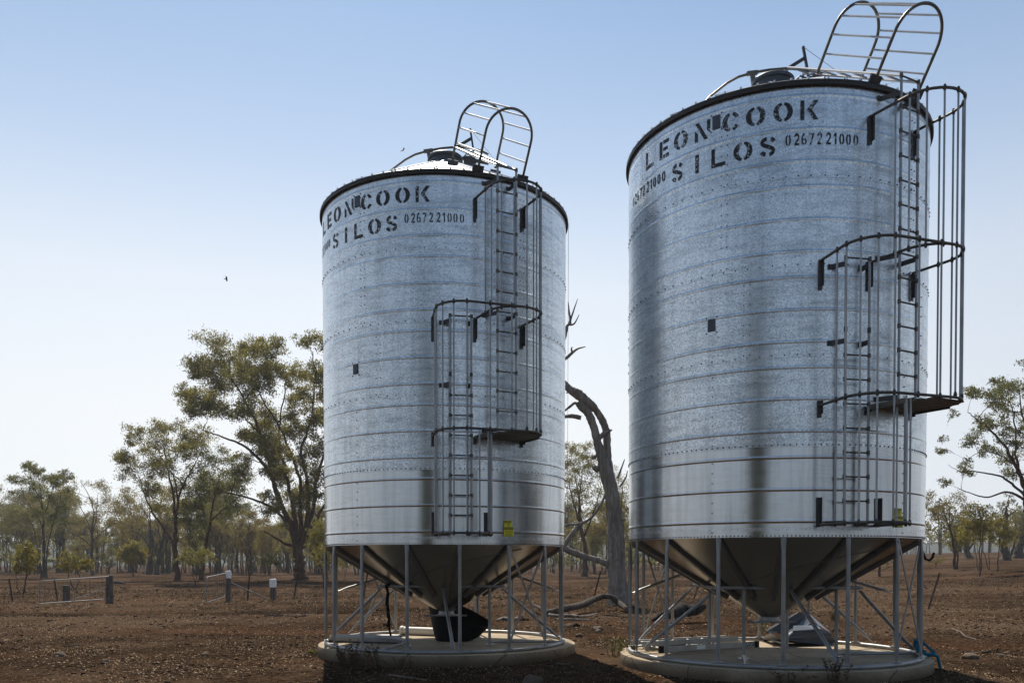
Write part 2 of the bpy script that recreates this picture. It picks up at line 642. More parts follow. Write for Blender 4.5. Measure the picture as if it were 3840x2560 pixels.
# inspection plates
for ph, z0, z1 in ((R(-35.9), 5.01, 5.17), (R(-37.4), 2.55, 2.70)):
    mb = MB()
    rr = course_r(z0) + 0.012
    for a in (-0.024, 0.0):
        vs = []
        for (q, zz) in ((a, z0), (a + 0.024, z0), (a + 0.024, z1), (a, z1)):
            vs.append(cyl(ph + q, rr, ZB + zz))
        for (q, zz) in ((a, z0), (a + 0.024, z0), (a + 0.024, z1), (a, z1)):
            vs.append(cyl(ph + q, rr - 0.012, ZB + zz))
        mb.add(vs, [(0, 1, 2, 3), (0, 4, 5, 1), (1, 5, 6, 2), (2, 6, 7, 3), (3, 7, 4, 0)])
    pl = mb.build('inspection_plate', M['dplate'], silo, smooth=False)
    for q in (-0.034, 0.034):
        for zz in (z0 - 0.02, z1 + 0.02):
            mb = MB()
            bolt(mb, ph + q, zz, 0.011, None, 0)
            mb.build('plate_bolt', M['bolt'], pl)

# rim + roof ---------------------------------------------------------------
mb = MB()
mb.lathe([(RW - 0.02, ZB + 5.318), (2.046, ZB + 5.318), (2.056, ZB + 5.325), (2.056, ZB + 5.375), (2.046, ZB + 5.385), (1.96, ZB + 5.44)], 160)
rim_r = []
mb.build('roof_rim', M['rim'], silo)
ROOF0, ROOF1 = (2.052, 5.388), (0.26, 6.33)


def roof_z(r):
    return ZB + ROOF0[1] + (ROOF0[0] - r) / (ROOF0[0] - ROOF1[0]) * (ROOF1[1] - ROOF0[1])


mb = MB()
prof = [(ROOF0[0], ZB + ROOF0[1])] + [(ROOF0[0] + (ROOF1[0] - ROOF0[0]) * i / 6, roof_z(ROOF0[0] + (ROOF1[0] - ROOF0[0]) * i / 6)) for i in range(1, 7)]
mb.lathe(prof, 96)
for k in range(20):
    ph = 2 * PI * k / 20
    mb.bar(cyl(ph, 2.03, roof_z(2.03) + 0.006), cyl(ph, 0.3, roof_z(0.3) + 0.006), 0.03, 0.02, (0, 0, 1))
for ph in arange(0.02, 2 * PI, 0.19 / 2):
    mb.obox(cyl(ph, 2.035, roof_z(2.035) + 0.010), cyl(ph, 0.010, 0), Vector((math.cos(ph), math.sin(ph), 0)) * 0.012, (0, 0, 0.012))
mb.build('roof', M['roof'], silo)

# hatch on the crown of the roof
mb = MB()
mb.lathe([(0.27, ZB + 6.26), (0.27, ZB + 6.44), (0.295, ZB + 6.44), (0.295, ZB + 6.485), (0.28, ZB + 6.50), (0.0, ZB + 6.52)], 40)
hatch = mb.build('roof_hatch', M['dplate'], silo)
z6 = ZB
mb = MB()
top, jn, bot, brc = Vector((0.42, -0.02, z6 + 6.97)), Vector((0.445, -0.05, z6 + 6.80)), Vector((0.51, -0.08, z6 + 6.36)), Vector((0.15, -0.10, z6 + 6.60))
mb.bar(top, bot, 0.035, 0.03, (0, 1, 0))
mb.bar(jn, brc, 0.045, 0.02, (0, 0, 1))
mb.bar((0.30, -0.16, z6 + 6.42), (0.72, 0.02, z6 + 6.42), 0.05, 0.03)
mb.obox((0.42, -0.34, roof_z(0.54) + 0.07), (0.075, 0.02, 0), (-0.02, 0.075, 0.0), (0, 0, 0.08))
mb.tube([(0.31, -0.02, z6 + 6.50), (0.36, -0.08, z6 + 6.53), (0.46, -0.07, z6 + 6.50)], 0.012, 6)
mb.build('lid_lever', M['weld'], hatch)
mb = MB()
rail = [(-1.12, -0.12, 5.90), (-1.02, -0.11, 6.10), (-0.91, -0.1, 6.23), (-0.80, -0.09, 6.32), (-0.66, -0.06, 6.44), (-0.5, -0.03, 6.54), (-0.28, 0.02, 6.63), (-0.05, 0.04, 6.68), (0.2, 0.02, 6.69), (0.42, -0.04, 6.64), (0.60, -0.12, 6.56), (0.72, -0.17, 6.48)]
mb.tube([(x, y, z6 + z) for x, y, z in rail], 0.018, 8)
mb.bar((-0.285, 0.02, z6 + 6.62), (-0.25, 0.03, z6 + 6.40), 0.06, 0.04, (1, 0, 0))
mb.bar((-0.36, 0.01, z6 + 6.61), (-0.21, 0.03, z6 + 6.64), 0.05, 0.045, (0, 0, 1))
mb.build('hand_rail', M['hoop'], hatch)

# hopper -------------------------------------------------------------------
OUT_R, OUT_Z = 0.125, ZB - 1.085


def hop_r(z):               # z below the wall
    return 2.0 + (z - ZB) * (2.0 - OUT_R) / (ZB - OUT_Z)


mb = MB()
mb.lathe([(1.99, ZB + 0.002)] + [(hop_r(ZB + (OUT_Z - ZB) * i / 8), ZB + (OUT_Z - ZB) * i / 8) for i in range(1, 9)], 96)
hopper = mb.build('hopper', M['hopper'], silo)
mb = MB()
mb.lathe([(0.12, OUT_Z + 0.02), (0.135, OUT_Z + 0.0), (0.135, OUT_Z - 0.045), (0.155, OUT_Z - 0.045), (0.155, OUT_Z - 0.058), (0.11, OUT_Z - 0.058)], 32)
mb.obox((0, 0, OUT_Z - 0.065), (0.2, 0, 0), (0, 0.13, 0), (0, 0, 0.006))
mb.tube([(-0.36, -0.14, OUT_Z - 0.066), (0.36, -0.10, OUT_Z - 0.066)], 0.014, 8)
mb.build('outlet', M['pipe'], hopper)
LEG0, LEGN = R(10.3), 16
legphi = [LEG0 + k * 2 * PI / LEGN for k in range(LEGN)]
for k, ph in enumerate(legphi):
    z0, z1 = ZB - 0.03, ZB - 0.80
    p = cyl(ph, hop_r(z0) + 0.010, z0)
    q = cyl(ph, hop_r(z1) + 0.022, z1)
    nrm = Vector((math.sin(ph), -math.cos(ph), -1.7)).normalized()
    mb = MB()
    mb.bar(p + nrm * 0.012, q + nrm * 0.012, 0.055, 0.05, (math.cos(ph), math.sin(ph), 0))
    mb.build('hopper_rib', M['hrib'], hopper, smooth=False)
mb = MB()      # spiral lap joint of the cone
pts = []
for i in range(50):
    t = i / 49
    zz = ZB - 0.62 + 0.56 * t
    ph = R(-38) + R(80) * t
    pts.append(cyl(ph, hop_r(zz) + 0.002, zz))
mb.tube(pts, 0.006, 5)
mb.build('lap_joint', M['hrib'], hopper)

# legs, ring and braces ------------------------------------------------------
RING = 1.985
mb = MB()
mb.tube([cyl(2 * PI * i / 120, RING, 0.032) for i in range(120)], 0.029, 10, closed=True)
for k in range(4):
    ph = R(-15 + 90 * k)
    mb.tube([cyl(ph - 0.015, RING, 0.034), cyl(ph + 0.015, RING, 0.034)], 0.036, 10)
mb.build('base_ring', M['pipe'], silo)


def flat_tube(mb, p, q, r, n=10):
    """pipe whose ends are hammered flat"""
    p, q = Vector(p), Vector(q)
    d = (q - p).normalized()
    s = d.cross(Vector((0, 0, 1)))
    if s.length < 0.2:
        s = Vector((p.y, -p.x, 0))
    s.normalize()
    b = s.cross(d)
    L = (q - p).length
    vs, fs = [], []
    st = [0, 0.05, 0.11, 0.18]
    ss = [x / L for x in st] + [1 - x / L for x in reversed(st)]
    fl = [0.30, 0.34, 0.7, 1.0, 1.0, 0.7, 0.34, 0.30]
    wd = [1.3, 1.28, 1.12, 1.0, 1.0, 1.12, 1.28, 1.3]
    for t, f, w in zip(ss, fl, wd):
        for j in range(n):
            a = 2 * PI * j / n
            vs.append(p + d * (L * t) + s * (math.cos(a) * r * w) + b * (math.sin(a) * r * f))
    for i in range(len(ss) - 1):
        for j in range(n):
            fs.append((i * n + j, i * n + (j + 1) % n, (i + 1) * n + (j + 1) % n, (i + 1) * n + j))
    fs.append(tuple(range(n)))
    fs.append(tuple((len(ss) - 1) * n + j for j in range(n)))
    mb.add(vs, fs)


for ph in legphi:
    mb = MB()
    flat_tube(mb, cyl(ph, RING, 0.058), cyl(ph, 1.985, ZB - 0.004), 0.0255)
    mb.obox(cyl(ph, RING, 0.062), cyl(ph, 0.032, 0), Vector((math.cos(ph), math.sin(ph), 0)) * 0.06, (0, 0, 0.006))
    mb.build('leg', M['pipe'], silo)
# inner support frame
inner = [R(-37.5), R(54.0), R(147.0), R(-129.0)]
RI = 0.93
ZI = ZB - 0.645
for i, ph in enumerate(inner):
    mb = MB()
    mb.tube([cyl(ph, RI, 0.01), cyl(ph, RI, ZI + 0.02)], 0.025, 10)
    mb.obox(cyl(ph, RI, 0.006), (0.07, 0, 0), (0, 0.07, 0), (0, 0, 0.006))
    mb.build('inner_leg', M['pipe'], silo)
corner = [Vector((-0.98, -0.80, ZI)), Vector((0.97, -0.80, ZI)), Vector((0.92, 0.85, ZI)), Vector((-0.92, 0.85, ZI))]
for i in range(4):
    mb = MB()
    a, b = corner[i], corner[(i + 1) % 4]
    d = (b - a).normalized()
    mb.tube([a - d * 0.03, b + d * 0.03], 0.022, 10)
    mb.build('support_rail', M['pipe'], silo)
for i, (c, ph) in enumerate(zip(corner, (R(-78), R(80), R(112), R(-112)))):
    mb = MB()
    flat_tube(mb, cyl(ph, RING - 0.05, 0.09), c + Vector((0, 0, -0.04)), 0.025)
    mb.build('brace', M['pipe'], silo)
for ph, h, g in ((R(-102.2), 0.85, R(-140)), (R(100.3), 0.85, R(135))):
    mb = MB()
    flat_tube(mb, cyl(ph, RING - 0.03, h), cyl(g, 1.35, ZB - 0.42), 0.023)
    mb.build('brace', M['pipe'], silo)
mb = MB()
flat_tube(mb, cyl(R(7.5), RING - 0.02, 0.09), Vector((0.02, -0.84, ZI - 0.02)), 0.025)
mb.build('brace', M['pipe'], silo)
for ph, g in ((inner[0], R(-24.5)), (inner[1], R(78)), (inner[2], R(165)), (inner[3], R(-107))):
    mb = MB()
    flat_tube(mb, cyl(ph, RI, 0.05), cyl(g, RING - 0.03, 0.05), 0.025)
    mb.build('floor_pipe', M['pipe'], silo)
for ka in (1, 9):
    a, b = legphi[ka], legphi[ka + 1]
    for s, (u, w) in enumerate(((a, b), (b, a))):
        mb = MB()
        off = RING + (0.012 if s else -0.012)
        mb.bar(cyl(u, off, 0.10), cyl(w, off, ZB - 0.03), 0.036, 0.010, (math.cos((a + b) / 2), math.sin((a + b) / 2), 0))
        mb.build('cross_brace', M['pipe'], silo, smooth=False)

# ladders ---------------------------------------------------------------------
LW = 0.152


def ladder_parts(name, base_fn, z0, z1, rungs, parent, sleeves=()):
    """upright ladder: two stiles and their rungs"""
    lad = MB()
    for s in (-1, 1):
        lad.tube([base_fn(s * LW, z0), base_fn(s * LW, z1)], 0.0165, 8)
    o = lad.build(name, M['cage'], parent)
    for z in rungs:
        m = MB()
        m.tube([base_fn(-LW, z), base_fn(LW, z)], 0.0105, 6)
        for s in (-1, 1):
            m.tube([base_fn(s * LW * 1.02, z - 0.026), base_fn(s * LW * 1.02, z + 0.026)], 0.0215, 8)
            m.tube([base_fn(s * LW, z), base_fn(s * LW * 0.84, z)], lambda t: 0.022 - 0.009 * t, 8)
        m.build('rung', M['hoop'], o)
    for z in sleeves:
        m = MB()
        for s in (-1, 1):
            m.tube([base_fn(s * LW, z - 0.03), base_fn(s * LW, z + 0.03)], 0.022, 8)
        m.build('sleeve', M['weld'], o)
    return o


lowfn = lambda x, z: local(PHI_L, x, 2.135, z)
upfn = lambda x, z: local(PHI_U + R(0.5), x, 2.21, z)
low = ladder_parts('ladder', lowfn, ZB + 0.14, ZB + 3.28, [ZB + 0.42 + 0.286 * i for i in range(7)] + [ZB + 3.27], silo, [ZB + 2.435])
upl = ladder_parts('ladder', upfn, ZB + 1.58, ZB + 5.45, [ZB + 1.93 + 0.2865 * i for i in range(12)] + [ZB + 5.44], silo)
# roof ladder continues from the top of the upper ladder to the hatch
tl, tr = upfn(-LW, ZB + 5.44), upfn(LW, ZB + 5.44)
el = Vector((0.16, -0.16, ZB + 6.60))
er = el + (tr - tl)
rl = MB()
for a, b in ((tl, el), (tr, er)):
    dn = Vector((0, 0, -0.14))
    rl.tube([a, a.lerp(b, 0.5), b, b + dn + (b - a).normalized() * 0.03], 0.0165, 8)
rlo = rl.build('ladder', M['cage'], silo)
for i in range(1, 8):
    t = i / 7.4
    m = MB()
    m.tube([tl.lerp(el, t), tr.lerp(er, t)], 0.013, 6)
    m.build('rung', M['cage'], rlo)

# cage -------------------------------------------------------------------------
HR, BR = 0.0170, 0.0115
hoops = [('low', u_path(PHI_L, ZH0)), ('plat', hull_path(ZH1)), ('mid', hull_path(ZH2)), ('mid_in', u_path(PHI_U, ZH2, 0, SU, 16)), ('top', u_path(PHI_U, ZH3))]
cage = MB()
cage.tube(hoops[0][1], HR, 8)
cage_o = cage.build('ladder_cage', M['hoop'], silo)
for nm, p in hoops[1:]:
    m = MB()
    m.tube(p, HR, 8)
    m.build('cage_hoop', M['hoop'], cage_o)
SB = [(8 + 1.35 * k) / 16 for k in range(-4, 5)]


def cage_bar(fn, z0, z1, weld=()):
    m = MB()
    m.tube([fn(z0), fn(z1)], BR, 7)
    for z in weld:
        m.tube([fn(z - 0.035), fn(z - 0.012), fn(z), fn(z + 0.012), fn(z + 0.035)], [BR * 1.1, BR * 1.7, BR * 1.9, BR * 1.7, BR * 1.1], 7, mi=1)
    m.build('cage_bar', [M['cage'], M['weld']], cage_o)


for i, s in enumerate(SB):
    fn = lambda z, s=s: u_pt(PHI_L, s, z)
    if s <= SL + 0.01:
        cage_bar(fn, ZH0, ZH2, (ZH0, ZH1, ZH2))
    else:
        cage_bar(fn, ZH0, ZH1 - 0.02, (ZH0,))
pa, pb = u_pt(PHI_L, SL, 0), u_pt(PHI_U, SU, 0)
for t in (0.36, 0.78):
    p = pa.lerp(pb, t)
    cage_bar(lambda z, p=p: Vector((p.x, p.y, z)), ZH1, ZH2, (ZH1, ZH2))
for s in SB:
    fn = lambda z, s=s: u_pt(PHI_U, s, z)
    if s >= SU - 0.01:
        cage_bar(fn, ZH1 + 0.01, ZH3, (ZH1 + 0.03, ZH2, ZH3))
    else:
        cage_bar(fn, ZH2, ZH3, (ZH2, ZH3))
# heavy double post that carries the platform corner
m = MB()
for dx in (0.0, 0.045):
    p = u_pt(PHI_L, SB[7] + dx / 3, 0)
    m.tube([(p.x, p.y, ZH0), (p.x, p.y, ZH1 - 0.03)], 0.015, 8)
m.build('cage_post', M['cage'], cage_o)

# platform inside the upper bow
m = MB()
N_SL = 7
for i in range(N_SL):
    y = 2.04 + 0.115 * i
    if y < R1:
        hw = HW - 0.02
    else:
        hw = math.sqrt(max(0.0, (HW - 0.01) ** 2 - (y - R1) ** 2))
    if hw < 0.06:
        continue
    a, b = local(PHI_U, -hw, y, ZH1 - 0.012), local(PHI_U, hw, y, ZH1 - 0.012)
    m.bar(a, b, 0.088, 0.02, local(PHI_U, 0, 1, 0))
for s in (-1, 1):
    m.bar(local(PHI_U, s * HW, 1.99, ZH1 - 0.01), local(PHI_U, s * HW, R1 + 0.05, ZH1 - 0.01), 0.06, 0.02)
m.build('platform', M['hoop'], silo, smooth=False)


def bracket(phi, zt, zb, w=0.045, parent=silo):
    m = MB()
    r = course_r(zb - ZB) + 0.016
    t = Vector((math.cos(phi), math.sin(phi), 0))
    n = cyl(phi, 1, 0)
    m.obox(cyl(phi, r, (zt + zb) / 2), t * (w / 2), n * 0.006, (0, 0, (zt - zb) / 2))
    m.obox(cyl(phi, r + 0.022, (zt + zb) / 2 + 0.02) + t * (w / 2), t * 0.004, n * 0.026, (0, 0, (zt - zb) / 2 - 0.02))
    m.build('cage_bracket', M['weld'], parent, smooth=False)


def side_phi(phi, s):
    p = local(phi, s * HW, R0, 0)
    return math.atan2(p.x, -p.y)


a0, a1 = side_phi(PHI_L, -1), side_phi(PHI_L, 1)
b0, b1 = side_phi(PHI_U, -1), side_phi(PHI_U, 1)
for ph, zt, zb in ((a0, ZH0 + 0.33, ZH0 - 0.02), (a1, ZH0 + 0.33, ZH0 - 0.02), (a0, ZH1 + 0.06, ZH1 - 0.14), (a0, ZH2 + 0.01, ZH2 - 0.34), (b0, ZH2 + 0.02, ZH2 - 0.33), (b1, ZH2 - 0.01, ZH2 - 0.34), (b0, ZH3 + 0.01, ZH3 - 0.33), (b1, ZH3 + 0.0, ZH3 - 0.33), (b0, ZH1 - 0.0, ZH1 - 0.10), (b1, ZH1 + 0.0, ZH1 - 0.10)):
    bracket(ph, zt, zb)


def standoff(phi, x, z, r_out, w=0.06):
    m = MB()
    sx = x * 1.05 + (-0.09 if x < 0 else -0.02)
    q = local(phi, sx, math.sqrt(max(0, (course_r(z - ZB) + 0.005) ** 2 - sx * sx)), z)
    p = local(phi, x, r_out, z)
    m.bar(q, p, w, 0.008)
    tt = local(phi, 1, 0, 0) - local(phi, 0, 0, 0)
    m.bar(q - tt * 0.05 + Vector((0, 0, 0)), q + tt * 0.01, w, 0.008)
    m.build('ladder_bracket', M['weld'], silo, smooth=False)


for z in (ZB + 2.30, ZB + 3.20, ZB + 0.16):
    for x in (-LW, LW):
        standoff(PHI_L, x, z, 2.135)
for z in (ZB + 1.66, ZB + 3.34, ZB + 5.24):
    for x in (-LW, LW):
        standoff(PHI_U + R(0.5), x, z, 2.21)

# arched guard over the roof ladder -----------------------------------------------
nrm = Vector((math.sin(PHI_U - R(1.5)) * 0.545, -math.cos(PHI_U - R(1.5)) * 0.545, 0.838))
lat = Vector((math.cos(PHI_U - R(1.5)), math.sin(PHI_U - R(1.5)), 0))
feetP = Vector((0.53, -1.03, ZB + 5.93))
feetQ = Vector((0.95, -1.80, ZB + 5.42))
GH, GS = 0.36, 0.50


def arch(c, s):
    """s 0..1 along the bow"""
    tot = 2 * GS + PI * GH
    d = s * tot
    if d < GS:
        return c - lat * GH + nrm * d
    if d < GS + PI * GH:
        a = (d - GS) / GH
        return c - lat * (GH * math.cos(a)) + nrm * (GS + GH * math.sin(a))
    return c + lat * GH + nrm * (tot - d)


guard = MB()
guard.tube([arch(feetP, i / 40) for i in range(41)], 0.0185, 8)
gd = guard.build('roof_guard', M['hoop'], silo)
m = MB()
m.tube([arch(feetQ, i / 40) for i in range(41)], 0.0185, 8)
m.build('guard_hoop', M['hoop'], gd)
for s in (0.105, 0.205, 0.305, 0.40, 0.50, 0.60, 0.695, 0.795, 0.895):
    m = MB()
    m.tube([arch(feetP, s), arch(feetQ, s)], 0.012, 7)
    m.build('guard_rung', M['cage'], gd)
for c in (feetP, feetQ):
    for s in (-1, 1):
        m = MB()
        p = c + lat * (s * GH)
        rr = math.hypot(p.x, p.y)
        m.obox((p.x, p.y, roof_z(min(rr, 2.03)) + 0.03), lat * 0.085, nrm * 0.045, lat.cross(nrm) * 0.012)
        m.build('guard_foot', M['dplate'], gd, smooth=False)

# pull cord from the lid lever over the rim
mb = MB()
mb.tube([top, (0.95, -0.75, ZB + 5.98), (1.18, -1.86, ZB + 5.50)], 0.003, 4)
mb.tube([cyl(R(84), 2.062, ZB + 5.33), cyl(R(84), 2.055, ZB + 2.5), cyl(R(84), 2.05, ZB + 0.3)], 0.0028, 4)
mb.build('pull_cord', M['bolt'], silo)

# stencilled lettering -----------------------------------------------------------
def strip(path, w, n=None):
    """quads along a centre line in glyph space"""
    P = [Vector((x, y, 0)) for x, y in path]
    L, Rr = [], []
    for i, p in enumerate(P):
        t = P[min(len(P) - 1, i + 1)] - P[max(0, i - 1)]
        t.normalize()
        nn = Vector((-t.y, t.x, 0)) * (w / 2)
        L.append(p + nn)
        Rr.append(p - nn)
    return [[(L[i].x, L[i].y), (Rr[i].x, Rr[i].y), (Rr[i + 1].x, Rr[i + 1].y), (L[i + 1].x, L[i + 1].y)] for i in range(len(P) - 1)]


def arc(cx, cy, rx, ry, a0, a1, n=9):
    return [(cx + rx * math.cos(R(a0 + (a1 - a0) * i / n)), cy + ry * math.sin(R(a0 + (a1 - a0) * i / n))) for i in range(n + 1)]


def ring(cx, cy, rx, ry, th, tv, a0, a1, n=10):
    qs = []
    for i in range(n):
        u, v = R(a0 + (a1 - a0) * i / n), R(a0 + (a1 - a0) * (i + 1) / n)
        o = lambda a: (cx + rx * math.cos(a), cy + ry * math.sin(a))
        k = lambda a: (cx + (rx - th) * math.cos(a), cy + (ry - tv) * math.sin(a))
        qs.append([o(u), k(u), k(v), o(v)])
    return qs


def rect(x0, y0, x1, y1):
    return [[(x0, y0), (x1, y0), (x1, y1), (x0, y1)]]


def glyph(ch):
    if ch == 'O':
        return ring(.5, .5, .5, .5, .28, .13, 100, 260, 12) + ring(.5, .5, .5, .5, .28, .13, -80, 80, 12)
    if ch == '0':
        return ring(.5, .5, .5, .5, .30, .14, 105, 255, 10) + ring(.5, .5, .5, .5, .30, .14, -75, 75, 10)
    if ch == 'C':
        return ring(.52, .5, .5, .5, .28, .14, 102, 258, 12) + ring(.52, .5, .5, .5, .24, .14, 28, 74, 5) + ring(.52, .5, .5, .5, .24, .14, -74, -28, 5)
    if ch == 'L':
        return rect(0, 0, .25, 1) + rect(.25, 0, 1, .2)
    if ch == 'I':
        return rect(0, 0, 1, 1)
    if ch == 'E':
        return rect(0, 0, .3, 1) + rect(.42, .8, 1, 1) + rect(.42, .41, .88, .59) + rect(.42, 0, 1, .2)
    if ch == 'N':
        return [[(0, 0), (.2, 0), (.2, .42), (0, .62)]] + [[(.02, 1), (.26, 1), (.86, 0), (.62, 0)]] + [[(.80, .45), (1, .28), (1, 1), (.80, 1)]]
    if ch == 'K':
        return rect(0, 0, .22, 1) + [[(.36, .52), (.62, .52), (1, 1), (.72, 1)], [(.36, .52), (.72, 0), (1, 0), (.62, .52)]]
    if ch == 'S':
        a = strip(arc(.5, .73, .34, .19, 100, 225, 8) + [(.5, .51)] + arc(.5, .27, .34, .19, 45, -75, 8), .2)
        b = strip(arc(.5, .73, .36, .17, 62, 5, 4), .22)
        c = strip(arc(.5, .27, .36, .17, 185, 250, 4), .22)
        return a + b + c
    if ch == '1':
        return rect(.45, 0, .75, 1) + [[(.1, .68), (.45, .78), (.45, 1), (.4, 1)]]
    if ch == '2':
        return strip(arc(.5, .72, .36, .22, 175, -20, 9) + [(.6, .42), (.16, .08)], .22) + rect(.08, 0, .95, .17)
    if ch == '6':
        return ring(.5, .3, .48, .3, .26, .13, 100, 260, 8) + ring(.5, .3, .48, .3, .26, .13, -80, 80, 8) + strip(arc(.62, .45, .5, .5, 180, 95, 8), .22)
    if ch == '7':
        return rect(.05, .84, 1, 1) + [[(.62, .84), (.96, .84), (.48, 0), (.2, 0)]]
    return []


def put(ch, d0, d1, z0, z1):
    r = course_r(4.9) + 0.0042
    lt = MB()
    for q in glyph(ch):
        vs = [cyl(R(d0 + (d1 - d0) * x), r, ZB + z0 + (z1 - z0) * y) for x, y in q]
        a = sum((q[i][0] * q[(i + 1) % 4][1] - q[(i + 1) % 4][0] * q[i][1]) for i in range(4))
        lt.add(vs, [(0, 1, 2, 3)] if a > 0 else [(3, 2, 1, 0)])
    lt.build('letter' if ch.isalpha() else 'digit', M['paint'], silo, smooth=False)


ZT, ZS = (4.93, 5.158), (4.545, 4.772)
for ch, d0, d1 in (('L', -70.2, -65.0), ('E', -61.1, -56.1), ('O', -53.5, -47.2), ('N', -44.2, -38.2), ('C', -33.9, -27.7), ('O', -25.6, -19.1), ('O', -16.6, -10.2), ('K', -7.8, -1.8)):
    put(ch, d0, d1, *ZT)
for ch, d0, d1 in (('S', -54.6, -49.2), ('I', -44.0, -42.6), ('L', -37.7, -32.6), ('O', -29.8, -23.3), ('S', -21.1, -15.5)):
    put(ch, d0, d1, *ZS)
for ch, c in zip('0267221000', (-11.7, -8.9, -6.5, -4.1, -1.4, 1.6, 3.9, 6.2, 8.6, 11.3)):
    put(ch, c - 0.9, c + 0.9, 4.637, 4.773)
for ch, c in zip('0267221000', (-82.9, -79.9, -77.2, -74.6, -72.1, -68.8, -66.4, -64.1, -61.5, -58.8)):
    put(ch, c - 0.9, c + 0.9, 4.630, 4.768)

# caution labels -----------------------------------------------------------------
def sign_text(txt, w, h, mtl, parent, phi, z, r):
    cu = bpy.data.curves.new('caution_text', 'FONT')
    cu.body = txt
    cu.align_x = 'CENTER'
    cu.align_y = 'CENTER'
    cu.size = h
    cu.extrude = 0.0005
    o = bpy.data.objects.new('caution_text', cu)
    COL.objects.link(o)
    o.data.materials.append(mtl)
    bpy.context.view_layer.update()
    wd = max(0.001, o.dimensions.x)
    sx = w / wd
    dg = bpy.context.evaluated_depsgraph_get()
    me = bpy.data.meshes.new_from_object(o.evaluated_get(dg))
    bpy.data.objects.remove(o)
    for v in me.vertices:
        x, y, e = v.co.x * sx, v.co.y, v.co.z
        p = cyl(phi + x / r, r + e, z + y)
        v.co = p
    me.materials.clear()
    me.materials.append(mtl)
    ob = bpy.data.objects.new('caution_text', me)
    COL.objects.link(ob)
    ob.parent = parent
    return ob


def caution(phi, z0, z1, wdeg, lines, head, ph_r=RW + 0.016):
    m = MB()
    n = 4
    for i in range(n):
        p0, p1 = phi + R(wdeg) * (i / n - .5), phi + R(wdeg) * ((i + 1) / n - .5)
        vs = [cyl(p0, ph_r, ZB + z0), cyl(p1, ph_r, ZB + z0), cyl(p1, ph_r, ZB + z1), cyl(p0, ph_r, ZB + z1)]
        vs += [cyl(p0, ph_r - .012, ZB + z0), cyl(p1, ph_r - .012, ZB + z0), cyl(p1, ph_r - .012, ZB + z1), cyl(p0, ph_r - .012, ZB + z1)]
        m.add(vs, [(0, 1, 2, 3), (0, 4, 5, 1), (3, 2, 6, 7)])
    o = m.build('caution_sign', M['yellow'], silo, smooth=False)
    m = MB()
    for i in range(n):
        p0, p1 = phi + R(wdeg * .94) * (i / n - .5), phi + R(wdeg * .94) * ((i + 1) / n - .5)
        m.add([cyl(p0, ph_r + .001, ZB + head[0]), cyl(p1, ph_r + .001, ZB + head[0]), cyl(p1, ph_r + .001, ZB + head[1]), cyl(p0, ph_r + .001, ZB + head[1])], [(0, 1, 2, 3)])
    m.build('sign_header', M['black'], o, smooth=False)
    w = R(wdeg) * ph_r
    sign_text('CAUTION', w * .84, (head[1] - head[0]) * .8, M['yellow'], o, phi, ZB + (head[0] + head[1]) / 2, ph_r + .002)
    for t, zc, hh, ww in lines:
        sign_text(t, w * ww, hh, M['black'], o, phi, ZB + zc, ph_r + .001)


PS = R(32.1)
caution(PS, 0.126, 0.268, 5.0, [('WHEN ACCESSING THE', .206, .018, .84), ('CONTROL HATCH OR THE', .186, .018, .86), ('LADDER, ATTACH', .166, .018, .6), ('SAFETY HARNESS TO', .148, .018, .8), ('SAFETY RING ON ROOF', .133, .014, .86)], (.226, .262))
caution(PS - R(0.3), 0.271, 0.362, 3.8, [('ALLOWABLE LOAD', .323, .016, .82), ('ON LADDER', .307, .016, .5), ('150kg', .286, .024, .5)], (.334, .357))

# place the two silos
A = Vector((-1.1177, 14.3972, 0.222))
B = Vector((3.6910, 12.2031, 0.2643))
silo.location = A
siloB = copy_tree(silo)
siloB.location = B
siloB['label'] = 'galvanised cone-bottom grain silo closer on the right, aluminium ladder and folded metal under it'


# ------------------------------------------------------------------ more materials
M['bark'] = make_bark_mat('gum_bark', (0.030, 0.016, 0.010), (0.080, 0.045, 0.028), (0.165, 0.098, 0.062))
M['bark_grey'] = make_bark_mat('grey_bark', (0.034, 0.026, 0.021), (0.080, 0.063, 0.050), (0.16, 0.13, 0.105))
M['dead'] = make_bark_mat('dead_wood', (0.10, 0.082, 0.068), (0.235, 0.205, 0.175), (0.40, 0.355, 0.305), 0.9)
M['burnt'] = make_bark_mat('burnt_wood', (0.012, 0.010, 0.009), (0.03, 0.026, 0.024), (0.10, 0.09, 0.085), 1.4)
M['post'] = make_bark_mat('post_wood', (0.065, 0.052, 0.042), (0.14, 0.115, 0.095), (0.23, 0.195, 0.16), 2.5)
M['leaf_olive'] = make_leaf_mat('leaf_olive', (0.050, 0.056, 0.013), (0.102, 0.098, 0.022), (0.175, 0.140, 0.032), 0.55)
M['leaf_dark'] = make_leaf_mat('leaf_dark', (0.028, 0.042, 0.013), (0.056, 0.070, 0.020), (0.098, 0.098, 0.026), 0.48)
M['leaf_brown'] = make_leaf_mat('leaf_brown', (0.085, 0.064, 0.020), (0.13, 0.092, 0.026), (0.19, 0.125, 0.036), 0.48)
M['leaf_yellow'] = make_leaf_mat('leaf_yellow', (0.080, 0.075, 0.010), (0.150, 0.122, 0.015), (0.225, 0.165, 0.022), 0.5)
M['leaf_grey'] = make_leaf_mat('leaf_grey', (0.050, 0.054, 0.022), (0.088, 0.086, 0.032), (0.14, 0.115, 0.04), 0.45)
M['litter'] = make_leaf_mat('dry_litter', (0.085, 0.042, 0.021), (0.20, 0.120, 0.064), (0.55, 0.40, 0.25), 0.1, 0.05)
M['clod'] = simple('dirt_clod', (0.048, 0.027, 0.015), 0.95, 0, 0.6, 3)
M['stone'] = simple('field_stone', (0.115, 0.085, 0.062), 0.9, 0, 0.4, 4)
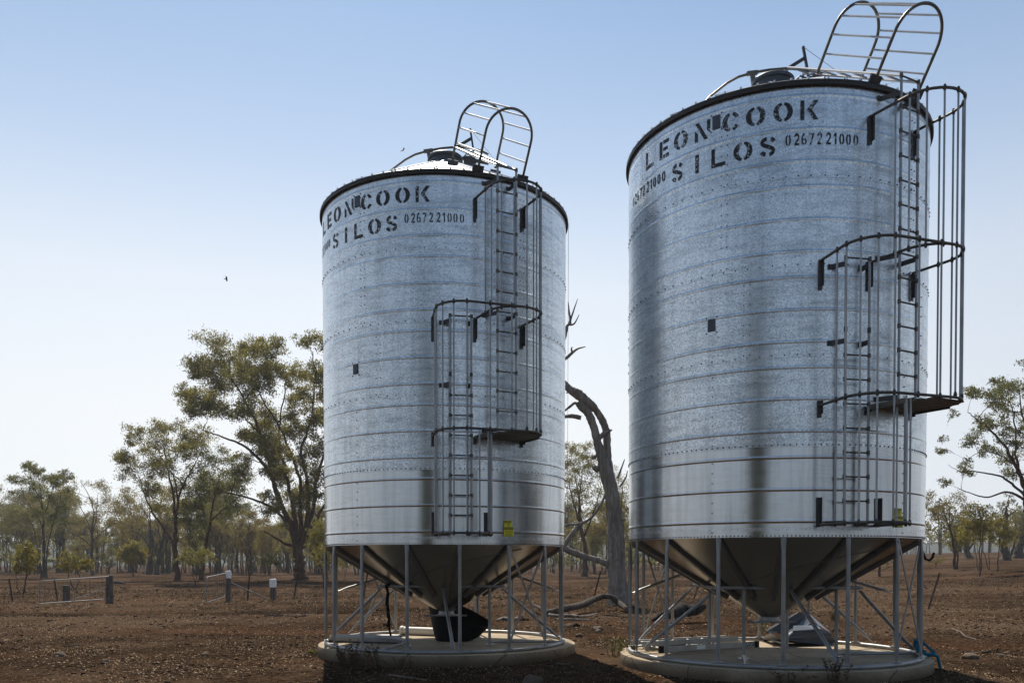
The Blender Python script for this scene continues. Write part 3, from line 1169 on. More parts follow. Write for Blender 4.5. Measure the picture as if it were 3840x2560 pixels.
M['rubber'] = simple('black_rubber', (0.0045, 0.0045, 0.005), 0.7, 0, 0.3, 5, spec=0.2)
M['pvc'] = simple('white_pvc', (0.62, 0.57, 0.49), 0.45, 0, 0.1, 5)
M['alu'] = make_pipe_mat('ladder_aluminium', (0.34, 0.325, 0.30), (0.56, 0.53, 0.49), 0.45, 0.35)
M['slate'] = simple('slate_sheet_metal', (0.13, 0.15, 0.18), 0.42, 0.25, 0.25, 5)
M['rope'] = simple('blue_rope_fibre', (0.010, 0.125, 0.20), 0.8, 0, 0.35, 30)
M['gate'] = simple('weathered_gate_pipe', (0.20, 0.195, 0.19), 0.6, 0.3, 0.3, 10)
M['white'] = simple('white_plastic', (0.88, 0.88, 0.86), 0.5, 0, 0.05)
M['rust'] = simple('rusty_steel', (0.050, 0.030, 0.024), 0.8, 0.2, 0.4, 12)
M['blue'] = simple('label_blue', (0.03, 0.04, 0.10), 0.5, 0, 0.1)
M['weed'] = make_leaf_mat('weed_green', (0.05, 0.065, 0.018), (0.085, 0.095, 0.026), (0.13, 0.125, 0.04), 0.3)
M['weed_dry'] = make_leaf_mat('weed_dry', (0.045, 0.022, 0.013), (0.075, 0.036, 0.020), (0.11, 0.056, 0.030), 0.2)
M['bird'] = simple('bird_feathers', (0.02, 0.02, 0.025), 0.6, 0, 0.3, 20)

# ------------------------------------------------------------------ concrete pads
def pad(loc, rad, depth, label):
    m = MB()
    n = 128
    prof = [(0.0, 0.0), (rad * 0.5, 0.0), (rad - 0.010, 0.0), (rad - 0.003, -0.003), (rad, -0.010), (rad + 0.003, -0.10), (rad + 0.008, -depth)]
    m.lathe(list(reversed([(max(r, 0.001), z) for r, z in prof])), n)
    r2 = random.Random(3)
    wob = [mnoise.noise(Vector((math.cos(2 * PI * j / n) * 3, math.sin(2 * PI * j / n) * 3, rad))) for j in range(n)]
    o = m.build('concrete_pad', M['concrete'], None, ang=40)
    for v in o.data.vertices:
        r = math.hypot(v.co.x, v.co.y)
        if r > rad * 0.9:
            k = 1 + 0.006 * mnoise.noise(Vector((v.co.x * 1.4, v.co.y * 1.4, v.co.z * 6)))
            v.co.x *= k
            v.co.y *= k
    o.location = loc
    return tag(o, label, 'concrete pad', 'round pads under the silos')


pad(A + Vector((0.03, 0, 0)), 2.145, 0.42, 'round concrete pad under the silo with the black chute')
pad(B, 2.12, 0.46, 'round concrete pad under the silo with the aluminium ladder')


def padpt(S, px, py, dz=0.0):
    d = ray(px, py)
    t = (S.z + dz - CAMZ) / d.z
    return Vector((0, 0, CAMZ)) + d * t


# ------------------------------------------------------------------ things on and around the pads
# black chute
def chute():
    c = padpt(A, 1697, 2400)
    n = 40
    m = MB()
    rings = []
    for k in range(9):
        t = k / 8
        rg = []
        for j in range(n):
            a = 2 * PI * j / n
            ca, sa = math.cos(a), math.sin(a)
            wob = 1 + 0.02 * math.sin(3 * a + 1) + 0.015 * math.sin(5 * a)
            bx, by = 0.02 + 0.31 * ca * wob, 0.27 * sa * wob
            tx, ty = 0.105 + 0.54 * ca * wob, 0.05 + 0.44 * sa * wob
            tz = 0.465 - 0.205 * ca + 0.10 * sa
            e = t ** 0.72
            rg.append(Vector((bx + (tx - bx) * e, by + (ty - by) * e, 0.005 + tz * t)))
        rings.append(rg)
    for off in (1.0, 0.97):
        pass
    vs = [p for rg in rings for p in rg]
    inner = [Vector((p.x * 0.965 + 0.003, p.y * 0.965, p.z + (0.012 if i < n else 0.0))) for i, p in enumerate(vs)]
    K = len(vs)
    fs = []
    for k in range(8):
        for j in range(n):
            j2 = (j + 1) % n
            fs.append((k * n + j, k * n + j2, (k + 1) * n + j2, (k + 1) * n + j))
            fs.append((K + k * n + j, K + (k + 1) * n + j, K + (k + 1) * n + j2, K + k * n + j2))
    for j in range(n):
        j2 = (j + 1) % n
        fs.append((8 * n + j, 8 * n + j2, K + 8 * n + j2, K + 8 * n + j))
    fs.append(tuple(range(n - 1, -1, -1)))
    fs.append(tuple(K + j for j in range(n)))
    m.add(vs + inner, fs)
    o = m.build('rubber_chute', M['rubber'])
    o.location = c
    tag(o, 'wide black rubber chute standing tilted under the hopper outlet of the left silo', 'chute')
    m = MB()
    m.tube([rings[8][j] for j in range(n)], 0.014, 6, closed=True)
    m.build('chute_rim', M['rubber'], o)


chute()

# white pipe
p0, p1 = padpt(A, 1505, 2378), padpt(A, 1650, 2384)
m = MB()
p0.z = p1.z = A.z + 0.078
d = (p1 - p0).normalized()
q1 = p0 + d * 0.95
m.tube([p0, p0 + d * 0.06, p0 + d * 0.061, q1], [0.088, 0.088, 0.075, 0.075], 24)
o = m.build('plastic_pipe', M['pvc'])
tag(o, 'short white plastic pipe lying behind the black rubber chute', 'pipe')

# galvanised trough on the pad
m = MB()
a, b = padpt(A, 1243, 2404), padpt(A, 1512, 2411)
L = (b - a).length
d = (b - a).normalized()
s = Vector((-d.y, d.x, 0))
cs = [(-0.13, 0.085), (-0.125, 0.02), (-0.08, 0.004), (0.05, 0.004), (0.11, 0.03), (0.125, 0.11)]
vs, fs = [], []
K = 12
for i in range(K + 1):
    t = i / K
    sc_ = 1 - 0.45 * max(0, (t - 0.8) / 0.2) ** 2
    for k, (y, z) in enumerate(cs):
        vs.append(a + d * (L * t) + s * (y * sc_ + 0.03 * math.sin(t * 3)) + Vector((0, 0, z * sc_ + 0.004)))
for i in range(K + 1):
    for k, (y, z) in enumerate(cs):
        vs.append(vs[i * 6 + k] + Vector((0, 0, 0.006)))
J = (K + 1) * 6
for i in range(K):
    for k in range(5):
        q = (i * 6 + k, i * 6 + k + 1, (i + 1) * 6 + k + 1, (i + 1) * 6 + k)
        fs.append(tuple(reversed(q)))
        fs.append(tuple(J + x for x in q))
    for k in (0, 5):
        fs.append((i * 6 + k, (i + 1) * 6 + k, J + (i + 1) * 6 + k, J + i * 6 + k))
m.add(vs, fs)
o = m.build('metal_trough', M['pipe'])
tag(o, 'bent galvanised sheet trough lying along the left rim of the left silo pad', 'trough')

# black strap hanging from the support rail of the left silo
m = MB()
sx = A + Vector((-0.86, -0.80, ZI))
pts = [sx + Vector((-.02, -.036, .03)), sx + Vector((-.02, -.05, 0)), sx + Vector((.005, -.045, -.1)), sx + Vector((-.005, -.04, -.3)), sx + Vector((.025, -.045, -.5)), sx + Vector((.02, -.04, -.66)), sx + Vector((.045, -.04, -.78))]
for i in range(len(pts) - 1):
    m.bar(pts[i], pts[i + 1] + (pts[i + 1] - pts[i]) * .06, .045 - .003 * i, .012, (1, .3 * (-1) ** i, 0))
m.tube([sx + Vector((-.02, -.05, .0)), sx + Vector((.02, -.05, .03)), sx + Vector((.03, .0, .045)), sx + Vector((-.02, .04, .04))], .02, 6)
for i in range(2, 5):
    m.bar(pts[i] + Vector((-.014, -.004, 0)), pts[i + 1] + Vector((-.03, -.004, 0)), .02, .01, (1, 0, 0))
o = m.build('strap', M['rubber'], smooth=False)
tag(o, 'black strap hanging down from the inner support rail of the left silo', 'strap')

# aluminium ladder on the right pad
root_p = padpt(B, 2475, 2446)
root_q = padpt(B, 2841, 2424)
d = (root_q - root_p).normalized()
s = Vector((-d.y, d.x, 0))
Ll = (root_q - root_p).length
lad = thing('extension_ladder', 'grey aluminium extension ladder lying on the right silo pad', 'ladder', root_p, 0)
def rail(off, x0, x1, zc, h=0.042, t=0.014):
    m = MB()
    m.obox(d * ((x0 + x1) / 2) + s * off + Vector((0, 0, zc)), d * ((x1 - x0) / 2), s * (t * .4), (0, 0, h))
    for e in (-1, 1):
        m.obox(d * ((x0 + x1) / 2) + s * (off + t * 0.8) + Vector((0, 0, zc + e * (h - .005))), d * ((x1 - x0) / 2 - .002), s * t, (0, 0, .005))
    return m.build('ladder_rail', M['alu'], lad, smooth=False)
r1 = rail(0.0, 0.0, Ll, 0.046)
rail(0.36, 0.0, Ll, 0.046)
rail(0.05, -0.28, Ll - .35, 0.135, 0.034)
rail(0.31, -0.28, Ll - .35, 0.135, 0.034)
for i in range(5):
    for (y0, y1, z, xo) in ((0.0, .36, .05, .10), (.05, .31, .135, -.12)):
        m = MB()
        x = xo + i * 0.28
        if x > Ll - .05 or (z > .1 and x > Ll - .4):
            continue
        m.tube([d * x + s * y0 + Vector((0, 0, z)), d * x + s * y1 + Vector((0, 0, z))], .016, 8)
        m.build('rung', M['alu'], lad)
m = MB()
for xx in (0.02, Ll - .02):
    m.obox(d * xx + s * .0 + Vector((0, 0, .046)), d * .035, s * .020, (0, 0, .048))
m.build('rubber_foot', M['rubber'], lad, smooth=False)
def flat_text(txt, size, mtl, parent, origin, ux, uz, nrm_, width=None, name='lettering'):
    cu = bpy.data.curves.new(name, 'FONT')
    cu.body = txt
    cu.align_x = 'CENTER'
    cu.align_y = 'CENTER'
    cu.size = size
    cu.extrude = 0.0006
    ob = bpy.data.objects.new(name, cu)
    COL.objects.link(ob)
    bpy.context.view_layer.update()
    k = width / max(ob.dimensions.x, .001) if width else 1
    me = bpy.data.meshes.new_from_object(ob.evaluated_get(bpy.context.evaluated_depsgraph_get()))
    bpy.data.objects.remove(ob)
    for v in me.vertices:
        v.co = origin + ux * (v.co.x * k) + uz * v.co.y + nrm_ * v.co.z
    me.materials.clear()
    me.materials.append(mtl)
    ob = bpy.data.objects.new(name, me)
    COL.objects.link(ob)
    ob.parent = parent
    return ob
xl = Ll * (2806 - 2475) / (2841 - 2475)
m = MB()
m.obox(d * xl - s * .0085 + Vector((0, 0, .05)), d * .105, s * .002, (0, 0, .026))
lb = m.build('label', M['blue'], r1, smooth=False)
flat_text('BAILEY', .046, M['white'], r1, d * xl - s * .0125 + Vector((0, 0, .05)), d, Vector((0, 0, 1)), -s, .185)
m = MB()
m.obox(d * (Ll * .40) - s * .0085 + Vector((0, 0, .052)), d * .08, s * .002, (0, 0, .03))
m.build('sticker', M['white'], r1, smooth=False)

# folded sheet-metal pile
def fm(u, v):
    return 2350 + u / 1.68, 2250 + v / 1.68
fold = thing('folded_metal', 'heap of bent slate-grey ridge sheets dumped at the back of the right silo pad', 'metal sheets', padpt(B, *fm(1080, 275)))
FO = fold.location.copy()
def fpt(u, v, y=None):
    if y is None:
        return padpt(B, *fm(u, v), .012) - FO
    return at(*fm(u, v), y) - FO
panels = [
    [fpt(880, 186, 13.35), fpt(1078, 72, 13.75), fpt(1150, 82, 13.95), fpt(945, 196, 13.5)],
    [fpt(945, 197, 13.49), fpt(1150, 83, 13.94), fpt(1170, 132, 13.75), fpt(1000, 240, 13.2)],
    [fpt(1050, 158, 13.45), fpt(1206, 155, 13.6), fpt(1222, 178, 13.4), fpt(1046, 190, 13.3)],
    [fpt(1046, 205, 13.22), fpt(1286, 206, 13.4), fpt(1322, 268), fpt(985, 244, 13.1)],
    [fpt(840, 248), fpt(905, 205, 13.3), fpt(985, 244, 13.09), fpt(960, 262)],
    [fpt(960, 262), fpt(985, 245, 13.08), fpt(1321, 270), fpt(1240, 282)],
    [fpt(1046, 191, 13.28), fpt(1222, 179, 13.39), fpt(1285, 204, 13.42), fpt(1046, 204, 13.24)],
    [fpt(1152, 84, 13.96), fpt(1176, 104, 14.0), fpt(1288, 205, 13.9), fpt(1206, 154, 13.62)],
    [fpt(880, 188, 13.36), fpt(905, 206, 13.3), fpt(945, 198, 13.48), fpt(945, 197, 13.5)],
]
for P in panels:
    m = MB()
    nn = (P[1] - P[0]).cross(P[3] - P[0]).normalized()
    if nn.y > 0:
        nn = -nn
    K1, K2 = 1, 1
    vs = []
    for layer in (0, 1):
        for i in range(K1 + 1):
            for j in range(K2 + 1):
                s_, t_ = i / K1, j / K2
                p = P[0].lerp(P[1], s_).lerp(P[3].lerp(P[2], s_), t_)
                wv = 0.0
                vs.append(p + nn * (wv * (4 * s_ * (1 - s_)) - layer * .004))
    J = (K1 + 1) * (K2 + 1)
    fs = []
    for i in range(K1):
        for j in range(K2):
            q = (i * (K2 + 1) + j, (i + 1) * (K2 + 1) + j, (i + 1) * (K2 + 1) + j + 1, i * (K2 + 1) + j + 1)
            fs.append(q)
            fs.append(tuple(J + x for x in reversed(q)))
    for i in range(K1):
        for j in (0, K2):
            fs.append((i * (K2 + 1) + j, (i + 1) * (K2 + 1) + j, J + (i + 1) * (K2 + 1) + j, J + i * (K2 + 1) + j))
    for j in range(K2):
        for i in (0, K1):
            fs.append((i * (K2 + 1) + j, i * (K2 + 1) + j + 1, J + i * (K2 + 1) + j + 1, J + i * (K2 + 1) + j))
    m.add(vs, fs)
    m.build('bent_sheet', M['slate'], fold, smooth=False)

for (e0, e1, hh) in ((fpt(1046, 190, 13.27), fpt(1222, 179, 13.38), .045), (fpt(1040, 207, 13.2), fpt(1287, 207, 13.39), .05), (fpt(1000, 242, 13.08), fpt(1170, 134, 13.72), .03), (fpt(884, 190, 13.3), fpt(1080, 74, 13.74), .025)):
    m = MB()
    m.bar(e0 + Vector((0, -.012, -hh / 2)), e1 + Vector((0, -.012, -hh / 2)), hh, .006)
    m.build('shade_lip', M['dplate'], fold, smooth=False)  # darker colour paints in the shade below the stepped folds

# blue rope on the right-hand leg of the right silo
def c8(x, y):
    return 3060 + x / 4, 2168 + y / 4
RD = 11.55
def rp(x, y, dd=RD):
    return at(*c8(x, y), dd)
m = MB()
lc = B + cyl(legphi[3], RING, 0)
for i, z in enumerate((.215, .19, .165, .14)):
    m.tube([lc + Vector((math.cos(a) * .052, math.sin(a) * .05, z - .0 + .012 * math.sin(a + i))) for a in [2 * PI * k / 12 for k in range(12)]], .017, 6, closed=True)
o = lc
def lr(*pts):
    return [lc + Vector(p) for p in pts]
strands = [
    lr((-.04, -.05, 0.187), (-.07, -.07, 0.137), (-.05, -.08, 0.086), (.03, -.09, 0.047), (.10, -.10, 0.032)),
    lr((.04, -.05, 0.198), (.09, -.06, 0.151), (.15, -.07, 0.097), (.18, -.09, 0.065), (.12, -.10, 0.043)),
    lr((-.03, -.06, 0.162), (-.035, -.08, 0.108), (.0, -.09, 0.065), (.06, -.10, 0.036), (.15, -.10, 0.029)),
    lr((.02, -.07, 0.180), (-.02, -.08, 0.130), (.01, -.09, 0.094), (.05, -.10, 0.068)),
]
for sn in strands:
    m.tube(sn, .020, 6, jit=.2)
tail = lr((.08, -.10, .035), (.12, -.11, .035), (.165, -.125, .03), (.20, -.14, .01), (.22, -.16, -.10), (.235, -.18, -.20), (.27, -.20, -.25), (.32, -.205, -.255), (.38, -.21, -.258))
m.tube(tail, lambda t: .027 - .009 * t, 7, jit=.25)
m.tube([p + Vector((.014, .012, .010)) for p in tail[:6]], .012, 6, jit=.25)
for k in range(26):
    p = tail[-1].lerp(tail[-3], rnd.random())
    p = p + Vector((rnd.gauss(0, .03), rnd.gauss(0, .04), 0))
    m.tube([p, p + Vector((rnd.gauss(.02, .03), rnd.gauss(0, .03), rnd.uniform(0, .03)))], .005, 4)
ro = m.build('blue_rope', M['rope'])
tag(ro, 'frayed bright blue rope knotted round the right leg of the right silo', 'rope')

# small black hose end hooked at the top of the same leg
m = MB()
hb = B + cyl(legphi[3], 2.03, ZB - .2)
m.tube([hb + Vector((0, 0, .05)), hb + Vector((.03, -.02, -.06)), hb + Vector((.08, -.03, -.075)), hb + Vector((.12, -.03, -.04)), hb + Vector((.14, -.03, .03))], .017, 8)
tag(m.build('hose_end', M['rubber']), 'short curved black hose hooked at the top of the right silo leg', 'hose')

# ------------------------------------------------------------------ ground
def axis_vals(lo, hi, d0, g, c0, c1):
    """fine spacing d0 between c0 and c1, growing outside"""
    v = list(np.arange(c0, c1, d0))
    s, x = d0, c1
    while x < hi:
        v.append(x)
        s *= g
        x += s
    v.append(hi)
    s, x, w = d0, c0, []
    while x > lo:
        s *= g
        x -= s
        w.append(max(x, lo))
    return np.array(list(reversed(w)) + v)


xs = axis_vals(-900, 900, .10, 1.035, -6.5, 9.0)
ys = axis_vals(-120, 1600, .08, 1.024, 9.0, 13.0)
pads_xy = ((A.x, A.y, 2.2), (B.x, B.y, 2.2))


def gh(x, y, dist=None):
    z = rise(x, y)
    rr = min(math.hypot(x - a, y - b) - r for a, b, r in pads_xy)
    k = max(0.0, min(1.0, rr / 0.5)) * .8 + .2
    n = mnoise.noise(Vector((x * .35, y * .35, 1))) * .05 + mnoise.noise(Vector((x * 1.3, y * 1.3, 5))) * .022
    if y < 60 and abs(x) < 40:
        n += mnoise.noise(Vector((x * 4.2, y * 4.2, 9))) * .012 + mnoise.noise(Vector((x * 11, y * 11, 3))) * .007
    n += mnoise.noise(Vector((x * .05, y * .05, 2))) * .12 * max(0, min(1, (y - 25) / 30))
    # wheel-track hollow past the gates
    yt = 27.5 + 0.30 * (x + 10) + 1.2 * math.sin(x * .22)
    if x < 2 and y > 15:
        n -= .10 * math.exp(-((y - yt) / .9) ** 2) * max(0, min(1, (2 - x) / 5))
    bank = .115 * math.exp(-(max(0.0, math.hypot(x - B.x, y - B.y) - 2.14) / .9) ** 2) + .05 * math.exp(-(max(0.0, math.hypot(x - A.x, y - A.y) - 2.16) / .6) ** 2)
    return z + n * k + bank


V = np.empty((len(ys), len(xs), 3), dtype=np.float32)
for i, y in enumerate(ys):
    for j, x in enumerate(xs):
        V[i, j] = (x, y, gh(x, y))
nx = len(xs)
idx = np.arange(len(ys) * nx).reshape(len(ys), nx)
Q = np.stack([idx[:-1, :-1], idx[:-1, 1:], idx[1:, 1:], idx[1:, :-1]], -1).reshape(-1, 4)
go = fast_mesh('ground', V.reshape(-1, 3), Q, M['ground'], None, True)
tag(go, 'bare brown dirt paddock with scattered litter', 'ground', kind='structure')

# ------------------------------------------------------------------ loose stuff on the ground
rng = np.random.default_rng(5)


def scatter_pts(n, y0, y1, pw=1.6):
    out = []
    while len(out) < n:
        y = y0 + (y1 - y0) * rnd.random() ** pw
        x = rnd.uniform(-.66, .64) * y
        if any(math.hypot(x - a, y - b) < r + .02 for a, b, r in pads_xy):
            continue
        # drifts: keep more where the noise is high
        if mnoise.noise(Vector((x * .5, y * .5, 4))) < rnd.uniform(-.55, .35):
            continue
        out.append((x, y, gh(x, y)))
    return np.array(out)


P = scatter_pts(46000, 9.5, 52, 1.6)
n = len(P)
L = rng.uniform(.012, .036, (n, 1)) * (.8 + P[:, 1:2] / 40)
W = L * rng.uniform(.18, .5, (n, 1))
a = rng.normal(0, 1, (n, 3)) * [1, 1, .25]
a /= np.linalg.norm(a, axis=1, keepdims=True)
b = np.cross(a, rng.normal(0, .35, (n, 3)) + [0, 0, 1])
b /= np.linalg.norm(b, axis=1, keepdims=True)
c = P + [0, 0, .018]
curl = np.array([0, 0, 1.0]) * (L * rng.uniform(0, .25, (n, 1)))
VV = np.stack([c - a * L / 2 + curl, c + b * W / 2, c + a * L / 2 + curl, c - b * W / 2], 1).reshape(-1, 3)
lo_ = fast_mesh('leaf_litter', VV, np.arange(n * 4).reshape(-1, 4), M['litter'])
tag(lo_, 'dry straw and dead leaf litter strewn over the dirt', 'litter', kind='stuff')

P = scatter_pts(17000, 9.5, 60, 1.45)
n = len(P)
cube = np.array([(x, y, z) for x in (-1, 1) for y in (-1, 1) for z in (-1, 1)], dtype=np.float32)
cq = np.array([(0, 1, 3, 2), (4, 6, 7, 5), (0, 4, 5, 1), (2, 3, 7, 6), (0, 2, 6, 4), (1, 5, 7, 3)])
S = (rng.uniform(.004, .010, (n, 1)) + .024 * rng.random((n, 1)) ** 7) * (.7 + P[:, 1:2] / 32)
VV = P[:, None, :] + cube[None] * S[:, None, :] * rng.uniform(.5, 1.1, (n, 8, 3)) * [1.2, 1.1, .9]
tag(fast_mesh('dirt_clods', VV.reshape(-1, 3), (cq[None] + (np.arange(n) * 8)[:, None, None]).reshape(-1, 4), M['clod']), 'crumbled dark dirt clods over the paddock', 'clods', kind='stuff')


def rock(px, py, size, label, mtl='stone', sq=.6, group='loose stones and lumps on the dirt'):
    p = gnd(px, py)
    bm = bmesh.new()
    bmesh.ops.create_icosphere(bm, subdivisions=3, radius=1)
    sd = rnd.random() * 50
    for v in bm.verts:
        q = v.co.copy()
        f = 1 + .35 * mnoise.noise(q * 1.3 + Vector((sd, 0, 0))) + .14 * mnoise.noise(q * 3.7 + Vector((0, sd, 0)))
        v.co = Vector((q.x * f * size, q.y * f * size * .8, q.z * f * size * sq))
    me = bpy.data.meshes.new('rock')
    bm.to_mesh(me)
    bm.free()
    me.polygons.foreach_set('use_smooth', [True] * len(me.polygons))
    me.materials.append(M[mtl])
    o = bpy.data.objects.new('rock', me)
    COL.objects.link(o)
    o.location = (p.x, p.y, gh(p.x, p.y) + size * sq * .25)
    o.rotation_euler = (0, 0, rnd.uniform(0, 6))
    return tag(o, label, 'rock', group)


def q6(u, v):
    return 1950 + u / 2.185, 2150 + v / 2.185
rock(*q6(445, 440), .15, 'dark brown lump of earth to the right of the left silo pad', 'clod')
rock(*q6(400, 445), .11, 'pale tan stone close beside a dark lump near the left silo pad')
rock(*q6(632, 472), .13, 'rounded pinkish stone between the two silos')
rock(*q6(640, 487), .10, 'greyish stone just in front of the rounded pinkish stone')
rock(*q6(488, 515), .10, 'flat pale stone behind the rear edge of the left silo pad')
rock(*q6(100, 890), .14, 'light weathered lump at the bottom edge in front of the left silo')
rock(*q6(392, 205), .17, 'brown rock beside the fallen log under the dead tree', 'clod')
rock(*q6(37, 383), .12, 'dark rock seen between the cross braces of the left silo', 'clod')
rock(1450, 2345, .12, 'small dark clod behind the strap under the left silo', 'clod')
rock(225, 2462, .12, 'tan clod on the open dirt in the left foreground')
rock(395, 2488, .07, 'pale stone right of the tan clod in the left foreground')
rock(770, 2455, .07, 'pale flat stone in the dirt midway to the left silo')
rock(3640, 2468, .13, 'flat brown stone in the grass right of the blue rope')
rock(3130, 2362, .13, 'dark triangular lump behind the right silo', 'clod')

# twigs lying on the dirt
def stick(pts_px, r, label, mtl='dead', lift=.02, name='stick', cat='stick', group='sticks lying on the dirt', name_r1=.5):
    pts = []
    for px, py in pts_px:
        p = gnd(px, py)
        pts.append(Vector((p.x, p.y, gh(p.x, p.y) + r + lift * rnd.random())))
    m = MB()
    m.tube(pts, lambda t: r * (1 - name_r1 * t), 7, jit=.12)
    o = m.build(name, M[mtl])
    return tag(o, label, cat, group)
def f8(u, v):
    return 3300 + u / 2.489, 2200 + v / 2.489
stick([f8(670, 408), f8(750, 436), f8(790, 466), f8(900, 502)], .012, 'bent thin twig lying on the dirt right of the right silo')
stick([f8(955, 606), f8(1060, 602), f8(1130, 596)], .012, 'short dark stick on the dirt by the right edge', 'burnt')
stick([f8(1080, 628), f8(1190, 642)], .010, 'straight pale stick at the right edge of the dirt')
stick([f8(610, 672), f8(680, 676)], .010, 'little pale stick near the right pad')
stick([(1000, 2312), (1150, 2318)], .02, 'long dark stick lying in the dirt left of the left silo', 'burnt')
stick([(240, 2422), (300, 2418)], .015, 'thin dark stick in the left foreground dirt', 'burnt')
stick([q6(290, 785), q6(390, 792)], .013, 'pale stick in the shadow in front of the left pad')
stick([(1460, 2545), (1600, 2556)], .012, 'thin pale stick at the bottom edge below the left silo')

# weeds
def weed(name, label, base, h, nst, mtl, dens=18, spread=.16, lf=.035):
    m = MB()
    C, AX = [], []
    for k in range(nst):
        p = Vector((rnd.gauss(0, .05), rnd.gauss(0, .05), -.02))
        q = p + Vector((rnd.gauss(0, spread), rnd.gauss(0, spread), h * rnd.uniform(.6, 1)))
        mid = p.lerp(q, .5) + Vector((rnd.gauss(0, .02), rnd.gauss(0, .02), .03))
        m.tube([p, mid, q], lambda t: .006 - .004 * t, 5)
        for i in range(dens):
            t = rnd.uniform(.2, 1)
            c = p.lerp(mid, t * 2) if t < .5 else mid.lerp(q, t * 2 - 1)
            C.append(c)
            AX.append(Vector((rnd.gauss(0, 1), rnd.gauss(0, 1), rnd.uniform(.2, 1.2))).normalized())
    o = m.build(name, M[mtl])
    vs, qs = [], []
    for c, ax in zip(C, AX):
        w = ax.cross(Vector((rnd.gauss(0, 1), rnd.gauss(0, 1), rnd.gauss(0, 1)))).normalized()
        l = lf * rnd.uniform(.6, 1.5)
        b0 = len(vs)
        vs += [c, c + ax * l * .5 + w * l * .2, c + ax * l, c + ax * l * .5 - w * l * .2]
        qs.append((b0, b0 + 1, b0 + 2, b0 + 3))
    f = fast_mesh('leaves', [tuple(v) for v in vs], qs, M[mtl], o)
    o.location = base
    return tag(o, label, 'weed', 'weeds growing round the pads')


def gp(px, py):
    p = gnd(px, py)
    p.z = gh(p.x, p.y)
    return p


def pe(S, rad, px, off=.10):
    y = S.y - rad
    for _ in range(12):
        x = (px - CX) / (F * 3840) * y
        y = S.y - math.sqrt(max(0, (rad + off) ** 2 - (x - S.x) ** 2))
    return Vector((x, y, gh(x, y)))


weed('weed', 'green leafy weed standing left of the right silo pad', gp(*q6(770, 735)), .36, 9, 'weed', 26, .13)
weed('weed', 'taller dark green weed at the left rim of the right silo pad', gp(*q6(890, 775)), .40, 8, 'weed', 26, .10)
weed('weed', 'small dry brown weed at the foot of the right pad near its left end', gp(*q6(990, 800)), .14, 5, 'weed_dry')
weed('weed', 'dry brown weed in front of the left pad below the metal trough', pe(A, 2.15, 1297), .30, 12, 'weed_dry', 26, .09)
weed('weed', 'tall dry brown weed in front of the left pad by the second leg', pe(A, 2.15, 1330, .14), .46, 8, 'weed_dry', 26, .08)
weed('weed', 'bushy dry brown weed in front of the left pad by the third leg', pe(A, 2.15, 1405), .34, 9, 'weed_dry', 26, .08)
weed('weed', 'very low dry weed at the front edge of the left pad', pe(A, 2.15, 1497), .20, 6, 'weed_dry')
weed('weed', 'dry weed in front of the right pad below the leaning brace', pe(B, 2.11, 3138, .08), .40, 8, 'weed_dry', 30, .05)
weed('weed', 'thin dry weed at the lower edge in front of the right pad', pe(B, 2.11, 2960, .08), .22, 6, 'weed_dry')
weed('weed', 'thin green weed behind the right pad under the hopper outlet', gp(2866, 2383) + Vector((0, .15, 0)), .34, 3, 'weed', 16, .06, .06)
weed('weed', 'round reddish dry tuft of weed on the dirt behind the right silo', gp(3130, 2328), .30, 40, 'weed_dry', 6, .10)
weed('weed', 'low green weed at the left end of the left silo pad', gp(1180, 2460), .07, 8, 'weed', 14, .08)

# ------------------------------------------------------------------ paddock gates, posts and pickets
def q5(u, v):
    return 100 + u / 2.2615, 2120 + v / 2.2615


def gate(label, hinge, free, zb, zt, diag, nv):
    """welded pipe gate with wire mesh, from hinge to free end (xy), bottom/top z at both ends"""
    g = thing('paddock_gate', label, 'gate', (hinge.x, hinge.y, 0), 0, 'open pipe gates of the paddock fence')
    h, f = Vector((0, 0, 0)), Vector((free.x - hinge.x, free.y - hinge.y, 0))
    def pt(t, s):
        z0 = zb[0] + (zb[1] - zb[0]) * t
        z1 = zt[0] + (zt[1] - zt[0]) * t
        p = h.lerp(f, t)
        return Vector((p.x, p.y, z0 + (z1 - z0) * s))
    m = MB()
    L = f.length
    rc = .10
    def cr(t, s, n=5):
        out = []
        for i in range(n + 1):
            a = PI / 2 * i / n
            dt, ds = rc / L * (1 - math.sin(a)), rc / (zt[0] - zb[0]) * (1 - math.cos(a))
            out.append((abs(t - dt) if t == 1 else dt, (1 - ds) if s == 1 else ds))
        return out
    loop = [pt(0, 0), pt(0, 1)] + []
    c1 = [pt(1 - rc / L * (1 - math.sin(PI / 2 * i / 5)), 1 - rc / .85 * (1 - math.cos(PI / 2 * i / 5))) for i in range(6)]
    m.tube([pt(0, 0), pt(0, .97)], .019, 8)
    m.tube([pt(0, 1), pt(.5, 1), pt(1 - rc / L, 1), pt(1 - rc / L * .3, 1 - .04), pt(1, 1 - rc), pt(1, .5), pt(1, 0)], .019, 8)
    m.tube([pt(0, 0), pt(1, 0)], .019, 8)
    fr = m.build('gate_frame', M['gate'], g)
    m = MB()
    for t in diag[0]:
        m.tube([pt(t, 0), pt(t, 1)], .011, 7)
    if diag[1]:
        m.tube([pt(*diag[1][0]), pt(*diag[1][1])], .014, 7)
    m.build('gate_brace', M['gate'], g)
    m = MB()
    for i in range(1, nv):
        m.tube([pt(i / nv, 0), pt(i / nv, 1)], .0035, 4)
    for i in range(1, 9):
        m.tube([pt(0, i / 9), pt(1, i / 9)], .0035, 4)
    m.build('wire_mesh', M['rust'], g)
    return g


def P_at(px, py, y):
    v = at(px, py, y)
    return v


